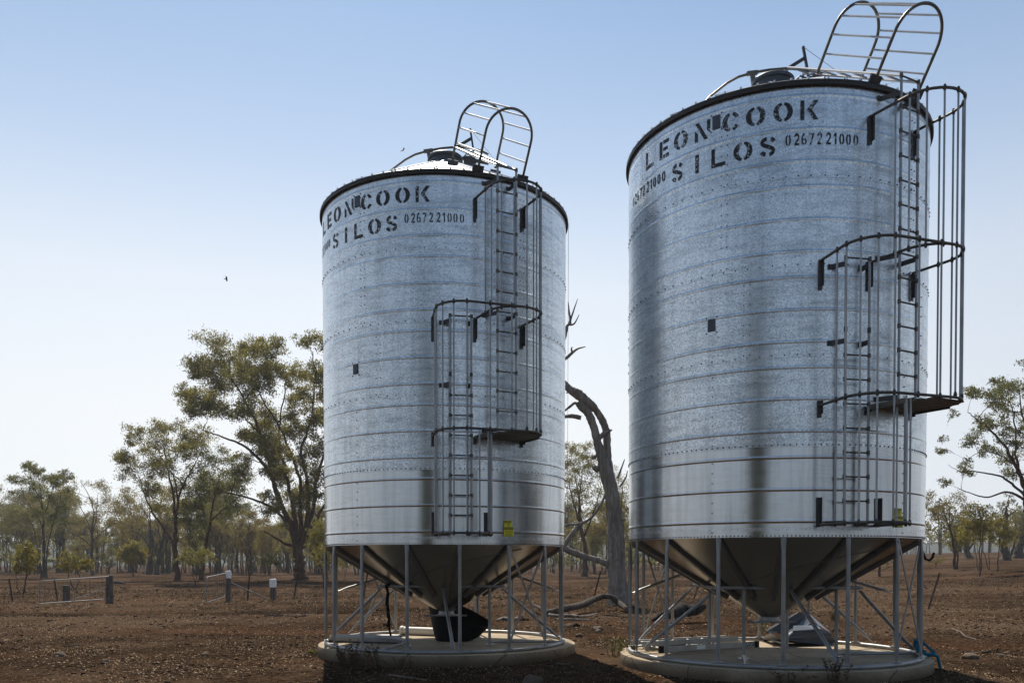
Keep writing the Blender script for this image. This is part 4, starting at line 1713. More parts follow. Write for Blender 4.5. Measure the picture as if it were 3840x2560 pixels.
gl_h, gl_f = P_at(416, 2200, 32.5), P_at(149, 2200, 30.6)
gate('long open pipe gate on the left with a diagonal brace, on a thick dark post', gl_h, gl_f, (.19, .09), (1.04, .90), ([.53], ((.56, .05), (.06, .55))), 16)
gr_h, gr_f = P_at(846, 2200, 34.4), P_at(775, 2200, 32.0)
gate('open pipe gate swung towards us, hung on the tall white-capped post', gr_h, gr_f, (.20, .07), (1.14, 1.02), ([.48], None), 9)


def post(px, pb, ptop, dia, label, cap=None, name='fence_post'):
    b = gnd(px, pb)
    h = (pb - ptop) / (F * 3840) * b.y
    o = thing(name, label, 'post', (b.x, b.y, gh(b.x, b.y) - .05), 0, 'wooden gate and strainer posts')
    m = MB()
    n = 6
    hh = h - (cap or 0) * .35
    m.tube([(rnd.gauss(0, .006), rnd.gauss(0, .006), -.1 + (hh + .15) * i / n) for i in range(n + 1)], lambda t: dia / 2 * (1.06 - .08 * t), 16, jit=.03)
    m.build('timber', M['post'], o)
    if cap:
        c = MB()
        r = dia * .60
        c.lathe([(r * .98, h - cap + .05), (r, h - cap + .06), (r * .96, h - .01), (r * .99, h), (r * .99, h + .02), (r * .9, h + .05), (r * .3, h + .055), (.0, h + .055)], 28)
        c.tube([(r * math.cos(a), r * math.sin(a) * 1.02, h - cap + .2 + .05 * math.sin(a * 2)) for a in [2 * PI * i / 20 for i in range(20)]], .006, 5, closed=True)
        c.tube([(r * .5, -.02, h + .05), (r * .62, -.03, h + .1), (r * .75, -.02, h + .05)], .012, 5)
        c.build('plastic_cap', M['white'], o)
    return o


post(412, 2262, 2157, .27, 'thick dark wooden post carrying the long left gate')
post(250, 2253, 2191, .28, 'short grey wooden stump post seen through the long left gate')
post(857, 2253, 2140, .19, 'tall grey wooden post with a white plastic drum cap by the right gate', .30)
post(1024, 2247, 2170, .24, 'shorter wooden post with a white plastic drum cap at the end of the pole brace', .35)
# pole brace between the white-capped posts
pa_, pb_ = at(869, 2184, 34.7), at(1004, 2245, 36.2)
m = MB()
m.tube([pa_, pb_], .024, 8)
tag(m.build('brace_pole', M['pipe']), 'slanting galvanised brace pole between the two white-capped posts', 'pole')


def picket(bx, by, tx, ty, label):
    b = gnd(bx, by)
    t = at(tx, ty, b.y)
    m = MB()
    d_ = t - b
    base = Vector((0, 0, -.08))
    top_ = base + d_ + Vector((0, 0, .08))
    for k in range(3):
        a = 2 * PI * k / 3 + .4
        w = Vector((math.cos(a), math.sin(a), 0))
        m.bar(base + w * .018, top_ + w * .018, .036, .009, w)
    o = m.build('steel_picket', M['rust'], smooth=False)
    o.location = b
    return tag(o, label, 'fence picket', 'steel star pickets of the old fence')


picket(47, 2251, 33, 2169, 'dark steel picket standing alone at the far left edge')
picket(215, 2249, 203, 2168, 'dark steel picket behind the long left gate')
picket(927, 2250, 936, 2148, 'dark steel picket between the two white-capped posts')
picket(1100, 2243, 1117, 2149, 'leaning steel picket in front of the big gum trunk')
picket(1362, 2240, 1378, 2146, 'leaning steel picket seen through the legs of the left silo')
picket(2224, 2243, 2253, 2139, 'leaning steel picket left of the dead tree trunk')
picket(2600, 2246, 2622, 2180, 'steel picket half hidden behind the hopper of the right silo')
picket(3480, 2281, 3525, 2147, 'strongly leaning rusty picket standing alone right of the right silo')
m = MB()
wl = [gnd(47, 2251), gnd(215, 2249), gnd(250, 2253)]
wr = [gnd(857, 2253), gnd(927, 2250), gnd(1024, 2247), gnd(1100, 2243), gnd(1362, 2240)]
for grp in (wl, wr):
    for z in (.35, .6, .85):
        m.tube([p + Vector((0, 0, z + (.04 * (-1) ** i))) for i, p in enumerate(grp)], .0025, 4)
tag(m.build('fence_wire', M['rust']), 'thin slack fence wires strung along the pickets beside the gates', 'wire')

# ------------------------------------------------------------------ birds
def bird(px, py, depth, span, rz, bank, label):
    p = at(px, py, depth)
    o = thing('swallow', label, 'bird', p, rz, 'swallows flying past the silos')
    o.rotation_euler = (0, bank, rz)
    m = MB()
    m.tube([(0, -.07, 0), (0, -.045, .004), (0, 0, 0), (0, .05, 0), (0, .085, .0), (.0, .10, 0)], [.004, .014, .021, .017, .012, .003], 8)
    for s in (-1, 1):
        m.add([(0, .05, 0), (s * .028, .15, 0), (s * .012, .07, .002), (0, .05, .006), (s * .028, .15, .003), (s * .012, .07, .008)], [(0, 1, 2), (5, 4, 3), (0, 3, 4, 1), (1, 4, 5, 2)])
    m.build('body', M['bird'], o)
    for s in (-1, 1):
        w = MB()
        k = span / 2
        pl = [(0, -.03), (.35, -.07), (.7, -.055), (1.0, .06), (.68, .0), (.35, .02), (0, .03)]
        top_ = [(s * x * k, y, .10 * x * k * 2) for x, y in pl]
        bt_ = [(x, y, z - .005) for x, y, z in top_]
        w.add(top_ + bt_, [tuple(range(7)), tuple(range(13, 6, -1))] + [(i, i + 7, (i + 1) % 7 + 7, (i + 1) % 7) for i in range(7)])
        w.build('wing', M['bird'], o, smooth=False)
    return o


bird(1511, 564, 38, .34, R(60), R(-55), 'small dark swallow flying close above the left silo roof')
bird(848, 1046, 42, .32, R(100), R(40), 'small dark swallow flying in the open sky left of the silos')

# ------------------------------------------------------------------ trees
def leaf_mesh(name, C, size, mtl, parent, seed, hang=.8, wr=.30):
    g = np.random.default_rng(seed)
    C = np.asarray(C, dtype=np.float64)
    n = len(C)
    a = g.normal(0, .75, (n, 3)) + [0, 0, -hang]
    a /= np.linalg.norm(a, axis=1, keepdims=True)
    b = np.cross(a, g.normal(0, 1, (n, 3)))
    b /= np.linalg.norm(b, axis=1, keepdims=True) + 1e-9
    L = size * g.uniform(.65, 1.4, (n, 1))
    W = L * wr
    V_ = np.stack([C - a * L / 2, C + b * W / 2 - a * L * .05, C + a * L / 2, C - b * W / 2 - a * L * .05], 1)
    return fast_mesh(name, V_.reshape(-1, 3), np.arange(n * 4).reshape(-1, 4), mtl, parent)


LEAF_K = 2.35


def build_tree(name, label, base, limbs, clusters, bark, leaf, seed, r_base, leaf_size, dens, group=None, sub=8, twig=True, cat='tree', flare=1.25, hang=.8, tuft=.34, rz=0.0, minz=.25):
    """limbs: polylines with start and end radius, clusters: (centre, (rx,ry,rz)) of foliage; all relative to base"""
    q = random.Random(seed)
    t = thing(name, label, cat, base, rz, group)
    m = MB()
    nodes = []                                     # (pos, radius)
    for pts, ra, rb in limbs:
        P_ = [Vector(p) for p in pts]
        fine = []
        K = 5
        for i in range(len(P_) - 1):
            p0, p1, p2, p3 = P_[max(0, i - 1)], P_[i], P_[i + 1], P_[min(len(P_) - 1, i + 2)]
            for k in range(K):
                s = k / K
                fine.append(.5 * ((2 * p1) + (p2 - p0) * s + (2 * p0 - 5 * p1 + 4 * p2 - p3) * s * s + (3 * p1 - p0 - 3 * p2 + p3) * s ** 3))
        fine.append(P_[-1])
        for i in range(1, len(fine) - 1):
            j = .12 * ra + .02
            fine[i] = fine[i] + Vector((q.gauss(0, j), q.gauss(0, j), 0))
        nn = len(fine)
        isbase = fine[0].z < .3
        m.tube(fine, lambda s: (ra + (rb - ra) * s ** .8) * (1 + ((flare - 1) * 2.2 * max(0, 1 - s * nn / 4) ** 2 if isbase else 0)), 9 if ra > .12 else 7, jit=.05)
        for i, p in enumerate(fine):
            s = i / (nn - 1)
            if not isbase or s > minz:
                nodes.append((p, ra + (rb - ra) * s ** .8))
    leaves = []
    for c, (rx, ry, rz_) in sorted(clusters, key=lambda e: Vector(e[0]).length):
        c = Vector(c)
        best, bc = None, 1e9
        for p, r in nodes:
            dd = (c - p).length
            cost = dd + 1.6 * max(0, p.z - c.z + .35 * dd) - r * 2.0
            if cost < bc:
                best, bc = (p, r), cost
        p, r = best
        dd = (c - p).length
        ra = min(r * .72, .012 + .017 * dd + .02 * rx)
        h = (c - p)
        ctrl = p + h * .45 + Vector((q.gauss(0, .08), q.gauss(0, .08), .10)) * dd
        path = []
        for k in range(9):
            s = k / 8
            path.append(p * (1 - s) ** 2 + ctrl * 2 * s * (1 - s) + c * s * s + Vector((q.gauss(0, .012), q.gauss(0, .012), q.gauss(0, .012))) * dd * (1 if 0 < k < 8 else 0))
        if dd > .15:
            m.tube(path, lambda s: ra * (1 - .72 * s), 6, jit=.05)
        for i in range(3, 9):
            nodes.append((path[i], ra * (1 - .72 * i / 8)))
        vol = (rx * ry * rz_) ** (1 / 3)
        nsub = int(sub * 1.7)
        for k in range(nsub):
            while True:
                u = Vector((q.uniform(-1, 1), q.uniform(-1, 1), q.uniform(-1, 1)))
                if u.length < 1:
                    break
            u = u * 1.20
            e = c + Vector((u.x * rx, u.y * ry, u.z * rz_))
            st = path[q.randint(4, 8)]
            if twig:
                mid = st.lerp(e, .5) + Vector((q.gauss(0, .1), q.gauss(0, .1), .12)) * (e - st).length
                m.tube([st, mid, e], lambda s: max(.006, ra * .30 * (1 - .7 * s)), 4, caps=False)
            nl = max(3, int(dens * LEAF_K * vol * vol / nsub * q.uniform(.3, 1.7)))
            tr = tuft * vol * .88
            for _ in range(nl):
                leaves.append((e.x + q.gauss(0, tr), e.y + q.gauss(0, tr), e.z + q.gauss(0, tr * .75) - .1 * tr))
    m.build('trunk', bark, t, ang=60)
    if leaves:
        leaf_mesh('crown', leaves, leaf_size * .74, leaf, t, seed, hang)
    return t


def px_tree(name, label, base_px, depth, conv, limbs_px, cl_px, bark, leaf, seed, leaf_size=.30, dens=260, spread=None, group=None, ry_f=1.0, lr=1.0, **kw):
    """tree whose limbs and foliage clusters were read off the photo, placed at one depth and given real depth of crown"""
    q = random.Random(seed + 100)
    bx, by = conv(*base_px)
    b = at(bx, by, depth)
    base = Vector((b.x, depth, gh(b.x, depth) - .05))
    off = b.z - base.z
    k = depth / (F * 3840)
    s0 = conv(100, 0)[0] - conv(0, 0)[0]
    sc_ = s0 / 100.0
    def W(u, v, dy=0.0):
        x, y = conv(u, v)
        p = at(x, y, depth)
        p = Vector((p.x * (1 + 0), depth + dy, p.z))
        return p - base
    xs_ = [c[0] for c in cl_px] or [0]
    width = (max(xs_) - min(xs_)) * sc_ * k
    cxm = (max(xs_) + min(xs_)) / 2
    sp = spread if spread is not None else width * .36
    limbs = []
    for li, (pts, ra, rb) in enumerate(limbs_px):
        dyt = q.uniform(-1, 1) * sp * .5 if li else 0
        n = len(pts)
        y00 = 0
        P_ = []
        for i, p in enumerate(pts):
            v = W(p[0], p[1], dyt * (i / max(1, n - 1)) if len(p) == 2 else p[2])
            P_.append(v)
        if li == 0:
            P_[0].z = -.1
        limbs.append((P_, ra * lr, rb * lr))
    cl = []
    for c in cl_px:
        rel = (c[0] - cxm) * sc_ * k / max(.1, width / 2)
        lim = sp * math.sqrt(max(.15, 1 - min(1, rel * rel)))
        p = W(c[0], c[1], q.uniform(-lim, lim))
        rx, rz_ = c[2] * sc_ * k, c[3] * sc_ * k
        cl.append((p, (rx, (rx + rz_) / 2 * 1.1 * ry_f, rz_)))
    return build_tree(name, label, base, limbs, cl, bark, leaf, seed, 0, leaf_size, dens, group, **kw)


r2 = lambda u, v: (600 + u / 1.4516, 1240 + v / 1.4516)
r1c = lambda u, v: (u / 2.529, 1700 + v / 2.529)
z1 = lambda u, v: (u / 1.1532, 1200 + v / 1.1532)
z4 = lambda u, v: (3400 + u / 1.568, 1350 + v / 1.568)
z8 = lambda u, v: (2050 + u / 1.1625, 1050 + v / 1.1625)

# the big gum beside the left silo
px_tree('gum_tree', 'biggest gum tree, broad spreading crown and stout trunk just left of the left silo', (765, 1360), 73, r2, [
    ([(765, 1365), (760, 1290), (752, 1220), (752, 1150)], .62, .46),
    ([(748, 1165), (705, 1050), (640, 920), (590, 790), (520, 690), (420, 610), (300, 562), (190, 522)], .34, .05),
    ([(640, 920), (612, 780), (570, 600), (500, 430), (410, 260), (340, 120)], .24, .04),
    ([(752, 1160), (715, 950), (660, 740), (620, 600), (630, 400), (650, 200)], .26, .04),
    ([(760, 1160), (765, 950), (760, 800), (700, 640), (640, 500), (560, 380), (520, 260)], .25, .04),
    ([(775, 1160), (810, 960), (800, 800), (775, 640), (820, 520), (850, 300), (840, 120)], .28, .04),
    ([(785, 1120), (830, 980), (850, 800), (900, 640), (980, 480), (1010, 300)], .26, .04),
    ([(775, 1180), (860, 1020), (960, 880), (1060, 760)], .22, .05),
    ([(690, 1040), (610, 960), (520, 920), (430, 895), (372, 884)], .17, .05),
    ([(735, 1170), (690, 1160), (640, 1130), (575, 1092)], .20, .06),
], [
    (330, 98, 85, 42), (440, 90, 85, 38), (545, 98, 70, 38), (640, 115, 60, 42), (690, 98, 40, 28), (830, 88, 55, 38), (215, 165, 45, 45), (105, 300, 50, 30), (160, 350, 50, 38), (235, 335, 65, 50),
    (290, 395, 75, 60), (350, 180, 70, 60), (440, 200, 85, 70), (540, 190, 70, 65), (640, 220, 70, 60), (720, 190, 60, 60), (810, 190, 60, 60), (300, 240, 60, 50), (400, 330, 80, 60), (520, 320, 80, 65),
    (610, 320, 60, 60), (760, 290, 60, 50), (840, 300, 60, 60), (440, 430, 75, 55), (250, 470, 50, 45), (330, 480, 60, 40), (550, 430, 70, 60), (830, 420, 55, 60), (640, 440, 45, 45), (590, 540, 80, 55),
    (700, 520, 60, 50), (780, 540, 60, 50), (500, 560, 50, 45), (560, 650, 60, 50), (660, 650, 70, 55), (760, 660, 70, 60), (840, 620, 55, 70), (500, 780, 55, 45), (600, 770, 60, 50), (690, 770, 65, 50),
    (640, 860, 75, 45), (740, 860, 60, 55), (830, 780, 55, 70), (560, 960, 50, 40), (640, 990, 50, 35), (860, 900, 45, 60), (800, 960, 40, 50), (540, 880, 40, 30), (600, 1040, 40, 30),
    (480, 480, 60, 50), (420, 540, 50, 40), (620, 590, 60, 50), (520, 640, 55, 45), (460, 690, 45, 32), (590, 720, 55, 45), (710, 430, 45, 40), (745, 370, 45, 40), (660, 290, 55, 45), (590, 150, 55, 45), (390, 140, 60, 45), (290, 150, 45, 40), (250, 250, 50, 40), (360, 260, 60, 45), (180, 420, 40, 30), (380, 470, 50, 40), (560, 480, 60, 45), (800, 350, 50, 45), (850, 200, 50, 50), (740, 720, 55, 45), (640, 800, 55, 40),
    (930, 160, 70, 60), (1000, 260, 70, 70), (940, 330, 70, 60), (1040, 420, 70, 60), (960, 520, 70, 60), (1060, 600, 70, 60), (960, 680, 70, 60), (1080, 760, 60, 50), (980, 820, 70, 50), (930, 100, 60, 45), (880, 500, 50, 50), (700, 960, 45, 40),
], M['bark'], M['leaf_olive'], 11, .30, 620, sub=10, spread=5.5, tuft=.32, lr=.85)

# trees to the left of it
px_tree('gum_tree', 'bushy olive gum forking low, second tree left of the biggest gum', (100, 1355), 78, r2, [
    ([(100, 1360), (92, 1290), (78, 1200), (82, 1100)], .36, .26),
    ([(82, 1110), (90, 980), (120, 860), (170, 760), (210, 690)], .20, .03),
    ([(78, 1160), (20, 1080), (-60, 960), (-110, 850), (-140, 760)], .18, .03),
    ([(84, 1080), (70, 900), (40, 760), (20, 640), (40, 540)], .17, .03),
    ([(100, 940), (60, 780), (-40, 690)], .12, .03),
], [
    (40, 480, 26, 30), (-20, 520, 45, 35), (60, 545, 50, 35), (-90, 560, 50, 35), (-140, 590, 45, 30), (0, 600, 60, 45), (90, 620, 60, 50), (-70, 650, 60, 45), (-190, 700, 50, 30), (-220, 690, 30, 20), (-130, 700, 60, 45),
    (140, 580, 60, 50), (200, 560, 60, 50), (160, 670, 60, 50), (230, 640, 50, 45), (20, 720, 60, 50), (-60, 760, 60, 45), (-150, 780, 50, 40), (100, 760, 55, 45), (60, 850, 55, 45), (-30, 860, 55, 45), (170, 770, 50, 45), (-100, 850, 45, 40), (-10, 950, 45, 40), (110, 930, 45, 40),
], M['bark'], M['leaf_olive'], 12, .28, 560, sub=10, tuft=.32, spread=3.6, lr=.8)
px_tree('gum_tree', 'dark leafy gum with a thin bending trunk between the bushy gum and the biggest gum', (225, 1355), 80, r2, [
    ([(225, 1360), (235, 1250), (250, 1150), (275, 1040)], .28, .18),
    ([(275, 1040), (300, 920), (330, 830), (370, 740)], .15, .03),
    ([(262, 1100), (230, 980), (200, 890), (215, 800)], .13, .03),
    ([(280, 1030), (350, 960), (420, 900)], .11, .03),
], [
    (350, 690, 60, 40), (410, 720, 50, 45), (300, 730, 50, 45), (360, 790, 70, 50), (440, 800, 50, 50), (280, 810, 50, 45), (220, 800, 50, 50), (180, 870, 50, 45), (250, 890, 60, 50), (330, 880, 60, 50), (420, 880, 50, 45),
    (200, 960, 50, 45), (290, 970, 55, 45), (370, 960, 50, 40), (160, 1040, 45, 40), (240, 1050, 45, 40), (430, 960, 40, 35), (130, 960, 40, 40), (210, 1120, 40, 35),
], M['bark'], M['leaf_dark'], 13, .26, 540, sub=10, tuft=.32, spread=2.6, lr=.75)
px_tree('gum_tree', 'tall slender gum with a dense dark dome of leaves on bare stems at far left', (425, 1185), 86, r1c, [
    ([(425, 1190), (415, 1000), (412, 750), (410, 560)], .34, .17),
    ([(411, 600), (395, 450), (350, 330), (330, 260)], .12, .03),
    ([(411, 570), (415, 420), (410, 250), (390, 180)], .13, .03),
    ([(411, 600), (460, 430), (490, 300), (520, 220)], .12, .03),
    ([(413, 700), (330, 540), (270, 430), (240, 300)], .11, .03),
    ([(440, 1185), (445, 900), (480, 700), (540, 500), (570, 330)], .20, .04),
    ([(395, 1180), (385, 950), (350, 700), (300, 560)], .18, .04),
], [
    (230, 190, 55, 45), (300, 150, 60, 45), (370, 130, 65, 40), (440, 160, 60, 45), (510, 180, 55, 45), (570, 210, 50, 45), (610, 250, 40, 45), (240, 260, 60, 50), (330, 220, 70, 50), (420, 230, 70, 45), (510, 240, 60, 45), (590, 290, 40, 40),
    (190, 240, 40, 40), (200, 310, 45, 25), (390, 300, 50, 25), (135, 370, 40, 22), (250, 410, 50, 35), (310, 390, 40, 25), (520, 390, 30, 20), (640, 350, 45, 35), (560, 450, 50, 40), (490, 480, 45, 35), (330, 520, 55, 45), (250, 550, 50, 45), (600, 500, 45, 40), (450, 560, 50, 40), (330, 640, 50, 40), (500, 650, 50, 45), (570, 600, 45, 40),
], M['bark_grey'], M['leaf_dark'], 14, .28, 560, sub=10, tuft=.30, spread=3.2, lr=.5)
px_tree('gum_tree', 'thin twiggy gum with sparse brownish leaves right of the dark-domed gum', (880, 1165), 100, r1c, [
    ([(880, 1170), (872, 1000), (872, 850), (875, 700)], .30, .2),
    ([(873, 800), (830, 690), (760, 560), (700, 450), (690, 330)], .13, .025),
    ([(875, 720), (900, 560), (880, 430), (840, 330), (810, 260)], .14, .025),
    ([(874, 760), (930, 620), (960, 480), (990, 380)], .12, .025),
    ([(872, 880), (790, 800), (690, 740), (600, 690)], .12, .025),
    ([(873, 830), (960, 740), (1040, 650), (1080, 540)], .12, .025),
    ([(872, 960), (800, 900), (730, 850), (680, 830)], .09, .03),
], [
    (820, 255, 60, 30), (770, 280, 45, 30), (880, 290, 55, 35), (930, 300, 45, 35), (1000, 340, 50, 40), (690, 290, 45, 35), (700, 360, 55, 40), (800, 370, 55, 40), (900, 390, 50, 40), (970, 430, 60, 45), (740, 450, 55, 45), (840, 470, 55, 45), (680, 490, 50, 40), (1050, 470, 55, 45), (1070, 560, 50, 45), (940, 540, 50, 40), (780, 560, 55, 45), (640, 600, 55, 45), (710, 640, 55, 40), (990, 620, 55, 45), (1060, 660, 50, 40), (620, 680, 45, 40), (850, 600, 45, 40),
], M['bark_grey'], M['leaf_brown'], 15, .28, 210, sub=11, tuft=.36, spread=4.0, lr=.6)
px_tree('gum_tree', 'old spreading gum with a huge grey double trunk behind the bushy gum', (1430, 1145), 112, r1c, [
    ([(1410, 1150), (1420, 1000), (1435, 850), (1430, 720)], .85, .5),
    ([(1490, 1150), (1490, 980), (1510, 830), (1530, 700), (1560, 600)], .8, .3),
    ([(1425, 900), (1350, 790), (1250, 730), (1150, 650), (1090, 590)], .30, .04),
    ([(1430, 760), (1400, 640), (1340, 540), (1280, 460)], .28, .04),
    ([(1432, 740), (1450, 620), (1480, 500), (1500, 420)], .26, .04),
    ([(1420, 960), (1330, 870), (1200, 850), (1120, 800)], .2, .04),
    ([(1360, 1130), (1330, 1080), (1290, 1060)], .3, .1),
], [
    (1140, 480, 70, 45), (1210, 430, 60, 45), (1090, 560, 60, 40), (1180, 560, 70, 45), (1260, 520, 65, 45), (1330, 480, 60, 45), (1250, 620, 70, 45), (1160, 660, 65, 40), (1340, 600, 60, 45), (1080, 660, 50, 40), (1420, 560, 60, 50), (1480, 480, 60, 50), (1550, 540, 60, 50), (1600, 620, 60, 50), (1300, 700, 60, 40), (1220, 740, 55, 35), (1130, 760, 50, 35), (1400, 680, 50, 40),
], M['bark_grey'], M['leaf_brown'], 16, .32, 180, sub=11, tuft=.38, spread=6, lr=.42, flare=1.1)

# saplings of the left paddock
def sapling(label, base_px, depth, conv, stems, cl, leaf, seed, dens=560, ls=.17, name='gum_sapling', spread=None, **kw):
    return px_tree(name, label, base_px, depth, conv, stems, cl, M['bark'], leaf, seed, ls * 1.25, dens * 1.5, spread=spread, group='young trees in the paddock', sub=10, flare=1.0, tuft=.34, minz=.05, lr=.62, **kw)


sapling('yellow-green sapling with a crooked double stem at the far left behind the lone picket', (215, 1330), 43, r1c, [([(215, 1335), (235, 1260), (250, 1150), (258, 1050), (250, 930)], .085, .02), ([(190, 1330), (170, 1260), (165, 1150), (180, 1020)], .05, .015), ([(225, 1300), (150, 1240), (130, 1200)], .03, .01)], [(260, 880, 70, 50), (200, 930, 70, 60), (310, 930, 55, 60), (160, 1000, 55, 55), (240, 1000, 65, 55), (320, 1010, 45, 50), (190, 1080, 60, 45), (270, 1090, 55, 40), (130, 1090, 40, 40)], M['leaf_yellow'], 21, 520)
sapling('yellow-green twin sapling standing behind the long left gate', (700, 1280), 51, r1c, [([(710, 1285), (670, 1220), (650, 1130), (640, 1020)], .07, .015), ([(715, 1285), (745, 1210), (750, 1120), (790, 1060)], .06, .015)], [(640, 950, 60, 45), (690, 990, 55, 45), (600, 1010, 50, 40), (580, 1060, 45, 35), (650, 1050, 55, 40), (740, 1030, 50, 40), (800, 1030, 45, 40), (830, 1070, 35, 30), (760, 1080, 50, 35), (690, 1090, 40, 30)], M['leaf_yellow'], 22)
sapling('neat round yellowish sapling in front of the grey double trunk', (1270, 1172), 93, r1c, [([(1270, 1176), (1262, 1110), (1268, 1030), (1265, 950)], .16, .03), ([(1264, 1110), (1240, 1040), (1200, 980)], .07, .02), ([(1264, 1100), (1300, 1030), (1330, 960)], .07, .02)], [(1260, 870, 60, 40), (1210, 910, 55, 45), (1310, 900, 55, 45), (1180, 960, 50, 40), (1260, 950, 65, 45), (1345, 960, 45, 50), (1220, 1010, 50, 40), (1300, 1010, 50, 40), (1360, 1020, 30, 40), (1160, 1000, 35, 30)], M['leaf_yellow'], 23, 460, .26)
sapling('low dark green bush with several stems between the two open gates', (190, 1392), 56, r2, [([(195, 1395), (180, 1340), (160, 1290), (150, 1240)], .05, .012), ([(190, 1395), (200, 1330), (230, 1270), (240, 1230)], .05, .012), ([(200, 1395), (215, 1340), (195, 1250)], .04, .012)], [(150, 1215, 45, 28), (200, 1200, 45, 25), (245, 1220, 40, 28), (170, 1250, 50, 30), (230, 1260, 45, 28), (120, 1245, 28, 22), (280, 1240, 25, 22)], M['leaf_olive'], 24, 430, .17)
sapling('green sapling half hidden by the edge of the left silo', (890, 1397), 54, r2, [([(890, 1400), (885, 1330), (870, 1270), (860, 1180)], .09, .02), ([(885, 1340), (920, 1260), (930, 1180)], .05, .015), ([(880, 1310), (830, 1260), (815, 1230)], .03, .01)], [(850, 1090, 40, 40), (880, 1060, 40, 35), (835, 1140, 35, 40), (880, 1130, 45, 45), (920, 1110, 45, 45), (850, 1190, 30, 35), (930, 1180, 40, 40)], M['leaf_olive'], 25, 430, .17)
sapling('rusty brown sapling overlapping the lower edge of the left silo', (910, 1380), 58, r2, [([(915, 1385), (910, 1320), (905, 1240), (915, 1180)], .06, .015)], [(880, 1200, 35, 30), (920, 1190, 40, 35), (900, 1240, 42, 35), (950, 1230, 40, 40), (870, 1270, 28, 26), (930, 1280, 35, 30)], M['leaf_brown'], 26, 300, .17)
sapling('tiny dark sapling standing just left of the shorter white-capped post', (600, 1352), 70, r2, [([(600, 1355), (602, 1310), (598, 1250)], .04, .012)], [(580, 1250, 30, 20), (620, 1255, 30, 20), (600, 1230, 30, 18), (560, 1265, 20, 14), (640, 1270, 18, 14)], M['leaf_dark'], 27, 300, .17)
# shrubs seen past and under the silos
c3x = lambda u, v: (1180 + u / 1.897, 2000 + v / 1.897)
sapling('thin leafy sapling seen between the left legs of the left silo', (65, 375), 50, c3x, [([(65, 378), (60, 300), (40, 240), (20, 190)], .05, .014), ([(60, 310), (75, 230), (90, 170)], .03, .01)], [(30, 120, 45, 40), (80, 90, 45, 45), (30, 190, 40, 30), (90, 180, 35, 35), (120, 130, 30, 40), (-10, 150, 30, 40)], M['leaf_yellow'], 28, 260, .15)
sapling('yellowish shrub seen low under the left edge of the left hopper', (215, 270), 75, c3x, [([(215, 275), (220, 220), (235, 170)], .05, .015)], [(190, 170, 35, 30), (240, 190, 45, 30), (210, 220, 40, 25), (280, 220, 30, 22), (170, 210, 25, 25)], M['leaf_yellow'], 29, 300, .2)

# right-hand trees
px_tree('gum_tree', 'large dark gum leaning in from the right edge with long bare lower branches', (775, 1235), 59.7, z4, [
    ([(775, 1240), (765, 1080), (735, 930), (705, 830)], .48, .34),
    ([(705, 840), (665, 690), (600, 570), (520, 460), (440, 390), (380, 350), (330, 312)], .22, .03),
    ([(706, 830), (650, 790), (590, 772), (500, 802), (430, 785), (370, 760), (325, 735)], .15, .02),
    ([(700, 800), (620, 740), (540, 690), (440, 672), (340, 660), (260, 665), (180, 628)], .15, .015),
    ([(690, 750), (640, 610), (625, 470), (600, 330), (560, 230)], .16, .03),
    ([(715, 830), (720, 650), (700, 450), (660, 280), (640, 150)], .2, .03),
    ([(720, 850), (800, 700), (860, 520), (900, 350)], .2, .03),
    ([(640, 620), (540, 560), (450, 540), (380, 560), (320, 600)], .08, .015),
    ([(760, 1000), (850, 900), (950, 820)], .17, .04),
], [
    (560, 80, 45, 25), (620, 85, 50, 35), (660, 130, 50, 45), (530, 110, 28, 14), (430, 165, 45, 28), (380, 200, 38, 35), (460, 200, 40, 35), (560, 200, 55, 38), (640, 210, 50, 45), (370, 260, 35, 35), (450, 265, 45, 38), (530, 270, 50, 40), (620, 290, 55, 45), (330, 295, 30, 22), (500, 330, 45, 30), (580, 350, 50, 35), (660, 370, 45, 45),
    (340, 410, 48, 24), (300, 440, 26, 20), (410, 430, 40, 28), (370, 480, 55, 32), (450, 480, 45, 34), (400, 540, 55, 34), (480, 520, 40, 28), (340, 570, 30, 24), (245, 520, 38, 16), (330, 600, 28, 18), (430, 640, 45, 22), (340, 690, 38, 20), (380, 620, 40, 20), (560, 530, 40, 24), (660, 500, 40, 40), (320, 715, 22, 12), (195, 540, 12, 6), (620, 440, 40, 30),
    (720, 100, 60, 50), (780, 200, 70, 60), (850, 300, 70, 60), (740, 300, 60, 60), (800, 420, 70, 60), (900, 450, 70, 60), (760, 540, 60, 50), (880, 600, 60, 50), (960, 700, 60, 50), (720, 640, 45, 40),
], M['bark'], M['leaf_dark'], 31, .24, 720, sub=10, tuft=.31, spread=3.6, lr=.72)
px_tree('gum_tree', 'brown-leaved slim gum nearest the right silo on the open rise', (290, 1232), 70, z4, [
    ([(283, 1238), (280, 1130), (265, 1040), (250, 970)], .20, .12), ([(297, 1236), (298, 1160), (290, 1100), (300, 1010), (320, 930)], .12, .02),
    ([(252, 985), (225, 920), (200, 860), (190, 800)], .09, .02), ([(252, 980), (262, 900), (260, 840), (240, 790)], .09, .02), ([(255, 1000), (200, 960), (160, 900)], .06, .015), ([(262, 1040), (200, 1035), (150, 1010)], .04, .012), ([(255, 980), (300, 900), (330, 870)], .06, .015),
], [(210, 775, 40, 22), (170, 810, 38, 28), (240, 800, 42, 28), (150, 850, 34, 26), (205, 845, 45, 30), (265, 845, 42, 28), (310, 855, 40, 30), (335, 890, 28, 28), (140, 890, 28, 28), (190, 905, 40, 26), (280, 905, 40, 28), (330, 940, 32, 28), (150, 960, 22, 26), (250, 930, 38, 24), (300, 975, 34, 28), (125, 985, 18, 20), (235, 880, 36, 24)], M['bark'], M['leaf_brown'], 32, .22, 420, sub=10, tuft=.32, spread=2.2, lr=.6)
GR = 'young trees on the right-hand rise'
